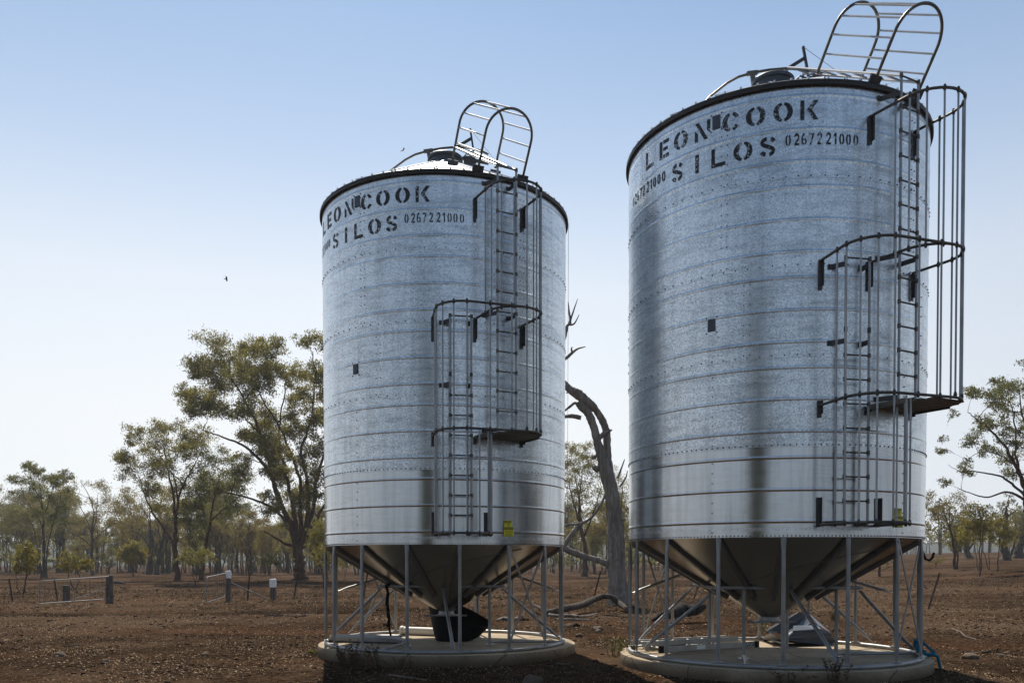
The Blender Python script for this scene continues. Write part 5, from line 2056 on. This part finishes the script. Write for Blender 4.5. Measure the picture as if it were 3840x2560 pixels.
def rt(label, base_px, depth, stems, cl, leaf, seed, dens=520, ls=.2):
    return px_tree('gum_sapling', label, base_px, depth, z4, stems, cl, M['bark'], leaf, seed, ls * 1.2, dens * 1.3, group=GR, sub=10, flare=1.0, tuft=.33, minz=.05, lr=.62)
rt('green multi-stemmed sapling in the middle of the right-hand gap', (435, 1260), 57, [([(433, 1264), (430, 1150), (435, 1030), (430, 900)], .09, .02), ([(418, 1240), (405, 1130), (385, 1020)], .05, .015), ([(440, 1230), (440, 1100), (460, 960)], .05, .015)], [(430, 860, 45, 25), (400, 900, 40, 35), (465, 890, 38, 32), (380, 950, 45, 35), (440, 950, 50, 38), (400, 1000, 45, 35), (470, 990, 35, 35), (350, 1010, 35, 32), (430, 1050, 40, 30), (340, 1060, 30, 28)], M['leaf_yellow'], 33)
rt('olive bushy sapling close behind the brown slim gum', (300, 1200), 74, [([(285, 1205), (285, 1130), (280, 1050)], .07, .02), ([(300, 1205), (305, 1120), (320, 1060)], .06, .02)], [(280, 1010, 45, 35), (320, 1020, 42, 32), (260, 1060, 36, 32), (310, 1070, 45, 32), (350, 1050, 26, 30), (280, 1100, 36, 24)], M['leaf_olive'], 34)
rt('greyish green sapling with thin fanned stems right of the multi-stemmed one', (535, 1232), 63, [([(535, 1236), (540, 1150), (545, 1050), (540, 960)], .08, .02), ([(480, 1230), (455, 1130), (450, 1050)], .06, .02), ([(488, 1230), (485, 1140), (500, 1050)], .05, .02)], [(540, 930, 45, 28), (500, 970, 42, 34), (570, 960, 45, 34), (520, 1020, 45, 34), (590, 1010, 40, 32), (560, 1060, 38, 28), (480, 1040, 32, 28), (610, 1060, 26, 26)], M['leaf_yellow'], 35)
px_tree('gum_tree', 'stout hazy gum trunk with a broken forked top under the dark leaning gum', (580, 1212), 92, z4, [([(582, 1216), (578, 1120), (578, 1010), (590, 900)], .48, .22), ([(588, 910), (590, 860), (600, 820)], .16, .05), ([(590, 920), (620, 900), (655, 876)], .12, .03), ([(592, 1170), (620, 1120), (650, 1030), (690, 960)], .2, .03)], [(570, 850, 28, 20), (610, 830, 26, 18), (560, 880, 22, 14), (610, 790, 24, 12), (660, 960, 40, 34), (700, 920, 45, 40), (640, 1020, 34, 32), (690, 1030, 40, 34), (670, 1080, 30, 24)], M['bark_grey'], M['leaf_grey'], 36, .26, 420, sub=8, tuft=.3)
px_tree('gum_tree', 'heavy-trunked hazy gum at the extreme right edge of the paddock', (660, 1200), 98, z4, [([(655, 1204), (660, 1120), (680, 1040), (690, 960)], .6, .28), ([(680, 1050), (640, 980), (620, 930)], .2, .03), ([(690, 980), (740, 900), (760, 850)], .2, .03)], [(700, 900, 50, 40), (650, 930, 40, 36), (730, 960, 45, 40), (690, 1000, 45, 36), (640, 990, 34, 32), (760, 880, 45, 40), (740, 1040, 40, 34)], M['bark_grey'], M['leaf_grey'], 37, .27, 420, sub=8, tuft=.3)
px_tree('gum_tree', 'hazy grey-green gum behind the green multi-stemmed sapling', (365, 1195), 108, z4, [([(365, 1198), (362, 1140), (350, 1060), (330, 1000)], .5, .18), ([(360, 1120), (400, 1050), (420, 1000)], .18, .03)], [(300, 960, 40, 34), (345, 940, 45, 36), (390, 970, 42, 36), (310, 1010, 40, 32), (370, 1010, 42, 32), (420, 1020, 30, 30), (270, 1000, 26, 26)], M['bark_grey'], M['leaf_grey'], 38, .27, 420, sub=8, tuft=.3)
c7 = lambda u, v: (3060 + u / 4, 1900 + v / 4)
px_tree('gum_sapling', 'small bare-stemmed sapling seen right through the legs of the right silo', (950, 975), 66, c7, [([(950, 980), (955, 900), (960, 840), (950, 780)], .12, .05), ([(955, 860), (990, 760), (1000, 700)], .05, .015)], [(940, 800, 40, 30), (1000, 820, 55, 30), (1080, 850, 60, 30), (1110, 900, 50, 25)], M['bark'], M['leaf_yellow'], 39, .16, 200, group=GR, sub=8, flare=1.0, tuft=.3, minz=.05)
px_tree('shrub', 'low yellow-green shrub on the rise just right of the right silo legs', (1750, 850), 80, c7, [([(1800, 855), (1790, 820), (1770, 790)], .05, .02), ([(1800, 855), (1850, 810), (1880, 780)], .04, .02)], [(1740, 800, 60, 35), (1820, 790, 70, 40), (1900, 780, 60, 40), (1680, 820, 50, 25), (1850, 830, 60, 25)], M['bark'], M['leaf_yellow'], 40, .2, 260, group=GR, sub=8, flare=1.0, tuft=.3, minz=.05, cat='shrub')

# middle gap
px_tree('gum_tree', 'olive gum behind the dead tree in the gap between the silos', (195, 1245), 95, z8, [
    ([(165, 1250), (170, 1180), (150, 1080), (140, 980), (150, 880)], .34, .06), ([(160, 1120), (210, 1000), (240, 900)], .14, .03), ([(155, 1090), (110, 960), (90, 860)], .14, .03), ([(150, 1010), (130, 880), (120, 780)], .12, .03)],
    [(100, 745, 35, 28), (140, 735, 40, 28), (180, 760, 40, 32), (90, 790, 40, 34), (140, 790, 45, 34), (195, 800, 35, 32), (100, 840, 40, 34), (155, 850, 45, 36), (215, 860, 36, 36), (110, 900, 40, 34), (170, 910, 42, 34), (235, 920, 34, 34), (60, 800, 35, 40), (40, 880, 40, 40), (130, 960, 36, 28), (210, 970, 34, 28), (250, 990, 26, 30)],
    M['bark'], M['leaf_olive'], 41, .28, 330, sub=9, tuft=.3, spread=3.0)
px_tree('gum_tree', 'slim yellowish gum close beside the right silo in the gap between the silos', (340, 1240), 100, z8, [([(335, 1245), (335, 1120), (325, 1000), (330, 900)], .2, .05), ([(330, 1020), (300, 930), (290, 870)], .1, .02)], [(300, 840, 28, 28), (330, 880, 34, 32), (290, 900, 30, 30), (340, 930, 34, 34), (310, 970, 32, 32), (350, 1000, 32, 36), (320, 1040, 30, 30), (350, 1070, 28, 30), (375, 900, 30, 36)], M['bark_grey'], M['leaf_yellow'], 42, .26, 260, sub=8, tuft=.32)

# the dead tree ------------------------------------------------------------------
dt_base = gnd(2332, 2268)
DD = dt_base.y
dead = thing('dead_tree', 'bare grey dead tree with a bent broken trunk between the silos', 'tree', (dt_base.x, DD, gh(dt_base.x, DD) - .1))
def D(u, v, dy=0.0):
    return at(*z8(u, v), DD) + Vector((0, dy, 0)) - dead.location
def limb_mesh(mb_, pts, r, n=14, jit=.105, kr=1.0):
    P_ = [Vector(p) for p in pts]
    r = [x * kr for x in r]
    fine, rr = [], []
    K = 6
    for i in range(len(P_) - 1):
        p0, p1, p2, p3 = P_[max(0, i - 1)], P_[i], P_[i + 1], P_[min(len(P_) - 1, i + 2)]
        for k in range(K):
            s = k / K
            fine.append(.5 * ((2 * p1) + (p2 - p0) * s + (2 * p0 - 5 * p1 + 4 * p2 - p3) * s * s + (3 * p1 - p0 - 3 * p2 + p3) * s ** 3))
            rr.append(r[i] + (r[i + 1] - r[i]) * s)
    fine.append(P_[-1])
    rr.append(r[-1])
    rr = [x * (1 + .07 * mnoise.noise(Vector((i * .6, r[0] * 50, 1)))) for i, x in enumerate(rr)]
    mb_.tube(fine, rr, n, jit=jit)
m = MB()
limb_mesh(m, [D(318, 1410), D(312, 1340), D(305, 1260), D(300, 1180), D(298, 1100), D(292, 1000), D(283, 920), D(262, 850), D(245, 790)], [.50, .40, .345, .31, .30, .285, .28, .26, .22], 18, kr=.95)
limb_mesh(m, [D(272, 870), D(245, 790), D(225, 720), D(205, 640), D(180, 580), D(150, 545), D(143, 530)], [.25, .205, .165, .155, .155, .175, .15], 14, kr=.95)
limb_mesh(m, [D(278, 860, .1), D(268, 780, .2), D(266, 710, .2), D(262, 650, .2), D(240, 600, .15), D(212, 560, .05), D(195, 535, .0)], [.2, .165, .15, .145, .14, .13, .11], 12, kr=.95)
limb_mesh(m, [D(212, 560, .05), D(180, 535), D(140, 500), D(100, 475), D(70, 445), D(40, 435)], [.14, .19, .20, .15, .12, .10], 12, kr=.95)
dtr = m.build('trunk', M['dead'], dead, ang=70)
def dlimb(pts, r, n=9):
    mm = MB()
    limb_mesh(mm, pts, r, n, kr=1.0)
    mm.build('dead_limb', M['dead'], dead, ang=70)
dlimb([D(228, 690), D(250, 668), D(285, 652)], [.10, .08, .03])
dlimb([D(150, 600), D(110, 592), D(75, 595), D(30, 590)], [.09, .08, .06, .05])
dlimb([D(145, 555), D(125, 535), D(100, 552), D(72, 575)], [.07, .05, .045, .03])
dlimb([D(140, 515), D(105, 490), D(85, 492)], [.04, .03, .02])
dlimb([D(250, 810), D(220, 822), D(205, 812)], [.13, .12, .09])
dlimb([D(215, 770), D(196, 772)], [.09, .07])
dlimb([D(300, 1060), D(320, 1050), D(338, 1040)], [.14, .11, .06])
dlimb([D(285, 1245), D(262, 1235), D(225, 1220), D(180, 1208), D(130, 1192), D(80, 1172), D(30, 1160)], [.20, .13, .105, .10, .12, .11, .08], 12)
dlimb([D(290, 950), D(260, 930), D(240, 970), D(200, 1030), D(150, 1060), D(95, 1065), D(40, 1080)], [.04, .04, .05, .05, .055, .045, .03])
dlimb([D(150, 1060), D(125, 1090), D(100, 1120), D(75, 1160)], [.06, .09, .09, .08])
dlimb([D(310, 860), D(322, 830), D(340, 780)], [.05, .035, .015])
dlimb([D(320, 900), D(345, 860), D(352, 830)], [.04, .03, .012])
dlimb([D(345, 1000), D(360, 990)], [.05, .02])
dlimb([D(60, 300), D(78, 246), D(90, 200), D(103, 185), D(97, 130), D(94, 95)], [.10, .075, .055, .045, .03, .012])
dlimb([D(98, 190), D(115, 140), D(135, 82)], [.045, .03, .01])
dlimb([D(95, 195), D(120, 190), D(142, 150)], [.04, .03, .01])
dlimb([D(55, 355), D(85, 340), D(110, 318), D(135, 300), D(170, 290)], [.07, .06, .05, .035, .012])
dlimb([D(112, 316), D(108, 300), D(112, 290)], [.045, .03, .012])
# the limb tips that show past the silo grow from the bent top, behind the silo
dlimb([D(60, 440), D(20, 410, .3), D(5, 380, .4), D(25, 345, .3), D(50, 318), D(60, 300), D(62, 290)], [.13, .13, .12, .11, .10, .10, .09])
dlimb([D(10, 390, .4), D(35, 372, .2), D(55, 355)], [.09, .08, .07])

# the log and branches at its foot
def log(name, label, pts, r, mtl, group='dead wood on the ground', cat='log'):
    mm = MB()
    base = Vector((pts[0].x, pts[0].y, 0))
    limb_mesh(mm, [p - base for p in pts], r, 12)
    o = mm.build(name, M[mtl], None, ang=70)
    o.location = base
    return tag(o, label, cat, group)
def gl(u, v, h=.0):
    p = gnd(*q6(u, v))
    return Vector((p.x, p.y, gh(p.x, p.y) + h))
log('fallen_log', 'long dark fallen log arching from the dead tree foot towards the left silo', [gl(900, 330, .10), gl(820, 300, .20), gl(740, 300, .45), gl(640, 300, .42), gl(520, 318, .28), gl(400, 345, .26), gl(300, 350, .18), gl(220, 345, .12), gl(160, 335, .24), gl(110, 300, .2)], [.06, .105, .09, .10, .11, .105, .10, .09, .06, .03], 'bark_grey')
log('branch', 'bleached forked branch lying in front of the fallen log', [gl(240, 362, .08), gl(330, 370, .10), gl(430, 372, .12), gl(480, 378, .10), gl(560, 368, .10), gl(630, 345, .08)], [.05, .045, .04, .035, .03, .012], 'dead', cat='branch')
log('branch', 'thin bleached branch lying left of the cross braces behind the left silo', [gl(0, 375, .05), gl(-60, 388, .06), gl(-130, 380, .05), gl(-190, 390, .04)], [.02, .05, .05, .02], 'dead', cat='branch')
log('branch', 'small bleached branch in front of the forked one', [gl(300, 378, .03), gl(400, 382, .04), gl(520, 384, .03), gl(600, 386, .02)], [.02, .03, .025, .01], 'dead', cat='branch')
g7 = lambda u, v: (2300 + u / 1.809, 1950 + v / 1.809)
def g7l(u, v, h=.0):
    p = gnd(*g7(u, v))
    return Vector((p.x, p.y, gh(p.x, p.y) + h))
log('charred_log', 'charred broken log lying behind the left legs of the right silo', [g7l(262, 695, .05), g7l(330, 690, .18), g7l(410, 694, .26), g7l(470, 690, .34), g7l(530, 690, .30), g7l(580, 688, .36), g7l(622, 684, .42)], [.03, .10, .14, .18, .14, .14, .05], 'burnt')
log('charred_log', 'black stub of burnt wood by the left gate post', [gnd(*q5(735, 150)) + Vector((0, 0, .05)), gnd(*q5(780, 152)) + Vector((0, 0, .1)), gnd(*q5(840, 156)) + Vector((0, 0, .03))], [.10, .14, .04], 'burnt')

# ------------------------------------------------------------------ forest trees
def proto(seed, H, spread, ncl, stems, leaf, bark, dens, crown0=.42, ls=.32):
    q = random.Random(seed)
    limbs, cl = [], []
    for s in range(stems):
        ang = q.uniform(0, 2 * PI)
        off = Vector((math.cos(ang), math.sin(ang), 0)) * (.0 if s == 0 else q.uniform(.3, .8))
        lean = Vector((q.gauss(0, .08), q.gauss(0, .08), 0))
        hh = H * q.uniform(.75, .95)
        pts = [off + lean * (hh * i / 5) + Vector((q.gauss(0, .06) * i, q.gauss(0, .06) * i, hh * i / 5 - (.2 if i == 0 else 0))) for i in range(6)]
        r = H * q.uniform(.010, .017)
        limbs.append((pts, r, r * .2))
        for k in range(3):
            i = q.randint(2, 4)
            a = q.uniform(0, 2 * PI)
            e = pts[i] + Vector((math.cos(a) * spread * q.uniform(.4, .9), math.sin(a) * spread * q.uniform(.4, .9), H * q.uniform(.15, .32)))
            limbs.append(([pts[i], pts[i].lerp(e, .5) + Vector((0, 0, .3)), e], r * .5, r * .12))
    for k in range(ncl):
        z = H * (crown0 + (1 - crown0) * q.random() ** .8)
        w = math.sin(PI * min(1, max(.12, (1.06 - (z / H)) / (1.06 - crown0) * .85 + .1))) * spread
        a = q.uniform(0, 2 * PI)
        d_ = w * math.sqrt(q.random())
        s = H * q.uniform(.055, .10)
        cl.append((Vector((math.cos(a) * d_, math.sin(a) * d_, z)), (s * 1.25, s * 1.25, s * .8)))
    return limbs, cl


FG = 'slim gums of the paddock wood'
spec = [(61, 12.0, 2.6, 17, 3, 'leaf_olive', 'bark_grey', 240, .36), (62, 10.5, 2.8, 18, 2, 'leaf_grey', 'bark_grey', 220, .32), (63, 9.0, 2.4, 17, 4, 'leaf_brown', 'bark', 210, .30), (64, 13.0, 2.8, 19, 2, 'leaf_grey', 'bark_grey', 180, .40), (65, 7.5, 2.2, 17, 3, 'leaf_olive', 'bark', 250, .20), (66, 11.0, 2.2, 14, 3, 'leaf_brown', 'bark_grey', 150, .40)]
adj = ['tall olive gum', 'grey-green gum', 'brownish multi-stemmed gum', 'tallest thin grey gum', 'short leafy gum', 'sparse brownish gum']
kinds = [[] for _ in spec]
q = random.Random(99)
spots = []


def scat(x0, x1, y0, y1, n, mind):
    k = 0
    tries = 0
    while k < n and tries < 4000:
        tries += 1
        px = q.uniform(x0, x1)
        y = q.uniform(y0, y1)
        x = (px - CX) / (F * 3840) * y
        if all(math.hypot(x - a, y - b) > mind for a, b, _ in spots):
            spots.append((x, y, px))
            k += 1


scat(-60, 330, 104, 126, 6, 4.5)
scat(-120, 330, 126, 150, 12, 3.4)
scat(330, 720, 122, 155, 16, 3.0)
scat(720, 1260, 108, 150, 34, 2.6)
scat(1260, 1900, 105, 150, 9, 4)
scat(1900, 2380, 112, 155, 13, 3.4)
scat(2380, 2760, 115, 160, 9, 3.4)
used = []
order = sorted(spots, key=lambda s: s[2])
zone = lambda px: ('at the far left' if px < 330 else 'behind the bushy gums' if px < 720 else 'behind the biggest gum' if px < 1260 else 'hidden behind the left silo' if px < 2100 else 'in the gap between the silos' if px < 2380 else 'behind the right silo legs')
ordn = ['first', 'second', 'third', 'fourth', 'fifth', 'sixth', 'seventh', 'eighth', 'ninth', 'tenth', 'eleventh', 'twelfth']
cnt = {}
for i, (x, y, px) in enumerate(order):
    k = q.choice([0, 1, 2, 3, 4, 5, 1, 3]) if px < 330 or px > 1260 else q.choice([0, 1, 2, 4, 5, 2, 5])
    if not kinds[k]:
        sd, H, sp, nc, stm, lf, bk, dn, c0 = spec[k]
        lb_, cl_ = proto(sd, H, sp, nc, stm, lf, bk, dn, c0)
        o = build_tree('forest_gum', '', (0, 0, 0), lb_, cl_, M[bk], M[lf], sd, 0, .34, dn, FG, sub=7, tuft=.34, minz=.2, flare=1.1)
        kinds[k].append(o)
        t = o
    else:
        t = copy_tree(kinds[k][0])
    s = q.uniform(.62, 1.18) * (.9 if px > 720 else 1.0)
    t.location = (x, y, gh(x, y) - .1)
    t.rotation_euler = (0, 0, q.uniform(0, 6.28))
    t.scale = (s, s, s * q.uniform(.92, 1.1))
    zn = zone(px)
    cnt[(k, zn)] = cnt.get((k, zn), 0) + 1
    t['label'] = '%s %s, %s such from left' % (adj[k], zn, ordn[min(11, cnt[(k, zn)] - 1)])

# the far wood that reads as one hazy mass
def far_wood():
    g = np.random.default_rng(77)
    C, tr = [], MB()
    L = []
    def one(x, y, H, sp):
        z0 = gh(x, y)
        n = int(150 * (H / 10))
        for _ in range(7):
            a = g.uniform(0, 2 * PI)
            d_ = sp * math.sqrt(g.random()) * .8
            cz = z0 + H * g.uniform(.35, .95)
            for _ in range(n // 7):
                C.append((x + math.cos(a) * d_ + g.normal(0, sp * .28), y + math.sin(a) * d_ + g.normal(0, sp * .28), cz + g.normal(0, H * .07)))
        tr.tube([(x, y, z0 - .2), (x + g.normal(0, .3), y, z0 + H * .5), (x + g.normal(0, .8), y, z0 + H * .85)], lambda s: H * .02 * (1 - .7 * s), 5)
        for k in range(2):
            tr.tube([(x, y, z0 + H * .4), (x + g.normal(0, sp * .7), y, z0 + H * .75)], lambda s: H * .008 * (1 - .7 * s), 4)
    for px0, px1, y0, y1, n, h0, h1 in ((-200, 2800, 160, 250, 120, 8, 13), (-100, 2700, 128, 165, 70, 2.0, 4.5), (2700, 4000, 240, 330, 46, 8, 13), (3480, 4000, 150, 230, 10, 7, 10), (-200, 4000, 330, 420, 60, 10, 15)):
        for _ in range(n):
            y = g.uniform(y0, y1)
            x = (g.uniform(px0, px1) - CX) / (F * 3840) * y
            one(x, y, g.uniform(h0, h1), g.uniform(1.8, 3.4))
    t = leaf_mesh('far_wood', C, .85, M['leaf_grey'], None, 78, .4, .42)
    o = tr.build('far_trunks', M['bark_grey'], t)
    return tag(t, 'hazy far wood of grey-green trees along the horizon', 'wood', kind='stuff')


far_wood()

# one more gum stands behind the photographer; the silo skins mirror it
lb_, cl_ = proto(71, 11.5, 3.0, 54, 3, 'leaf_olive', 'bark', 300, .12)
qm = random.Random(5)
cl_ = []
for k in range(64):
    an, rr_, zz = qm.uniform(0, 2 * PI), 2.1 * math.sqrt(qm.random()), qm.uniform(.5, 11.0)
    sh = 1.0 if zz < 8 else 1.0 - .16 * (zz - 8)
    cl_.append((Vector((math.cos(an) * rr_ * sh, math.sin(an) * rr_ * sh, zz)), (.85, .85, .65)))
mt = build_tree('gum_tree', 'gum tree standing behind the camera, seen only as a dark streak mirrored in the silos', (-5.4, -6.5, gh(-5.4, -6.5)), [(l[0], l[1] * .9, l[2]) for l in lb_], cl_, M['bark'], M['leaf_dark'], 71, 0, .30, 700, None, sub=8, tuft=.34)

# dry grass tufts that soften the far paddock
P = scatter_pts(2600, 26, 95, 1.2)
n = len(P)
K = 5
C = np.repeat(P, K, 0) + rng.normal(0, .05, (n * K, 3)) * [1, 1, 0]
a = rng.normal(0, .35, (n * K, 3)) + [0, 0, 1]
b = np.cross(a, rng.normal(0, 1, (n * K, 3)))
b /= np.linalg.norm(b, axis=1, keepdims=True)
Lh = np.repeat(rng.uniform(.04, .13, (n, 1)), K, 0)
VV = np.stack([C - b * .012, C + b * .012, C + a * Lh + b * .003, C + a * Lh - b * .003], 1).reshape(-1, 3)
tag(fast_mesh('dry_grass', VV, np.arange(n * K * 4).reshape(-1, 4), M['weed_dry']), 'low dry reddish grass stubble out in the paddock', 'grass', kind='stuff')

# low hills beyond the wood
hx = np.linspace(-520, 700, 160)
hv, hq = [], []
for i, x in enumerate(hx):
    hh = 15 + 8 * mnoise.noise(Vector((x * .006, 3, 0))) + 2.5 * mnoise.noise(Vector((x * .03, 9, 0)))
    hh += max(0, rise(x, 600)) * .9
    for (y, f) in ((455, -.3), (500, .55), (560, .9), (640, 1.0), (760, .2)):
        hv.append((x * (y / 560.0), y, hh * f + (1.2 * mnoise.noise(Vector((x * .08, y * .05, 4))) if f > 0 else 0)))
for i in range(len(hx) - 1):
    for j in range(4):
        hq.append((i * 5 + j, (i + 1) * 5 + j, (i + 1) * 5 + j + 1, i * 5 + j + 1))
M['hill'] = simple('wooded_hill', (0.05, 0.06, 0.055), 0.95, 0, 0.5, .05, .6, .2, 1.5)
tag(fast_mesh('hills', hv, hq, M['hill'], None, True), 'low hazy wooded hills beyond the far wood', 'hills', kind='structure')

# ------------------------------------------------------------------ sky, sun, air, camera
SUN_AZ, SUN_EL = R(-11.8), R(54)
w = bpy.data.worlds.new('World')
sc.world = w
w.use_nodes = True
nt = w.node_tree
nt.nodes.clear()
out = nt.nodes.new('ShaderNodeOutputWorld')
bg = nt.nodes.new('ShaderNodeBackground')
sky = nt.nodes.new('ShaderNodeTexSky')
sky.sky_type = 'NISHITA'
sky.sun_disc = False
sky.sun_elevation = SUN_EL
sky.sun_rotation = SUN_AZ
sky.altitude = 300
sky.air_density = 1.0
sky.dust_density = 0.35
sky.ozone_density = 1.3
# smoke-pale band of air towards the horizon, brighter under the sun
gw = N(nt)
tcw = gw.n('ShaderNodeTexCoord')
sw = gw.n('ShaderNodeSeparateXYZ', inp={'Vector': tcw.outputs['Generated']})
dsun = gw.n('ShaderNodeVectorMath', operation='DOT_PRODUCT', inp={0: tcw.outputs['Generated'], 1: (math.sin(SUN_AZ), math.cos(SUN_AZ), 0.25)}).outputs['Value']
azf = gw.ramp(gw.n('ShaderNodeMapRange', inp={'Value': dsun, 'From Min': -1.0, 'From Max': 1.04, 'To Min': 0.0, 'To Max': 1.0}).outputs[0],
              [(0.0, (.37, .42, .49)), (0.25, (.44, .485, .55)), (0.50, (.60, .64, .69)), (0.88, (.80, .83, .88)), (0.955, (.93, .95, .97)), (1.0, (1.0, 1.0, 1.0))])
hazec = gw.n('ShaderNodeVectorMath', operation='SCALE', inp={0: azf, 'Scale': 7.5}).outputs[0]
hf = gw.ramp(sw.outputs[2], [(0.0, grey(.93)), (0.16, grey(.90)), (0.30, grey(.72)), (0.42, grey(.34)), (0.56, grey(.06)), (0.85, grey(0))])
skyb = gw.mix(1.0, sky.outputs[0], (.83, .97, .98), 'MULTIPLY')
skyc = gw.mix(hf, skyb, hazec)
bg.inputs[1].default_value = 0.10
nt.links.new(skyc, bg.inputs[0])
nt.links.new(bg.outputs[0], out.inputs[0])

sl = bpy.data.lights.new('sun', 'SUN')
sl.energy = 4.8
sl.angle = R(0.6)
sl.color = (1.0, 0.93, 0.82)
so = bpy.data.objects.new('sun', sl)
COL.objects.link(so)
dirv = Vector((math.sin(SUN_AZ) * math.cos(SUN_EL), math.cos(SUN_AZ) * math.cos(SUN_EL), math.sin(SUN_EL)))
so.rotation_euler = (-dirv).to_track_quat('-Z', 'Y').to_euler()

HAZE = True
if HAZE:
    m = MB()
    m.obox((0, 350, 24), (900, 0, 0), (0, 470, 0), (0, 0, 30))
    hm, nt2, o2 = mat('haze_air')
    pv = nt2.nodes.new('ShaderNodeVolumePrincipled')
    pv.inputs['Color'].default_value = (0.90, 0.92, 0.97, 1)
    pv.inputs['Density'].default_value = 0.00033
    pv.inputs['Anisotropy'].default_value = 0.3
    nt2.links.new(pv.outputs[0], o2.inputs['Volume'])
    hz = m.build('haze', hm, smooth=False)
    tag(hz, 'thin smoky haze in the air over the paddock', 'haze', kind='stuff')

cam = bpy.data.cameras.new('camera')
cam.sensor_width = 36
cam.lens = 36 * F
cam.shift_y = (CY - 1280) / 3840
cam.clip_start = .1
cam.clip_end = 4000
co = bpy.data.objects.new('camera', cam)
COL.objects.link(co)
co.location = (0, 0, CAMZ)
co.rotation_euler = (PI / 2 + PITCH, 0, 0)
sc.camera = co

sc.view_settings.view_transform = 'Standard'
sc.view_settings.look = 'None'
sc.view_settings.exposure = 0.4
sc.view_settings.gamma = 1.0
sc.cycles.max_bounces = 8
sc.cycles.diffuse_bounces = 3
sc.cycles.glossy_bounces = 4
sc.cycles.transmission_bounces = 4
sc.cycles.volume_bounces = 0
sc.cycles.use_denoising = True
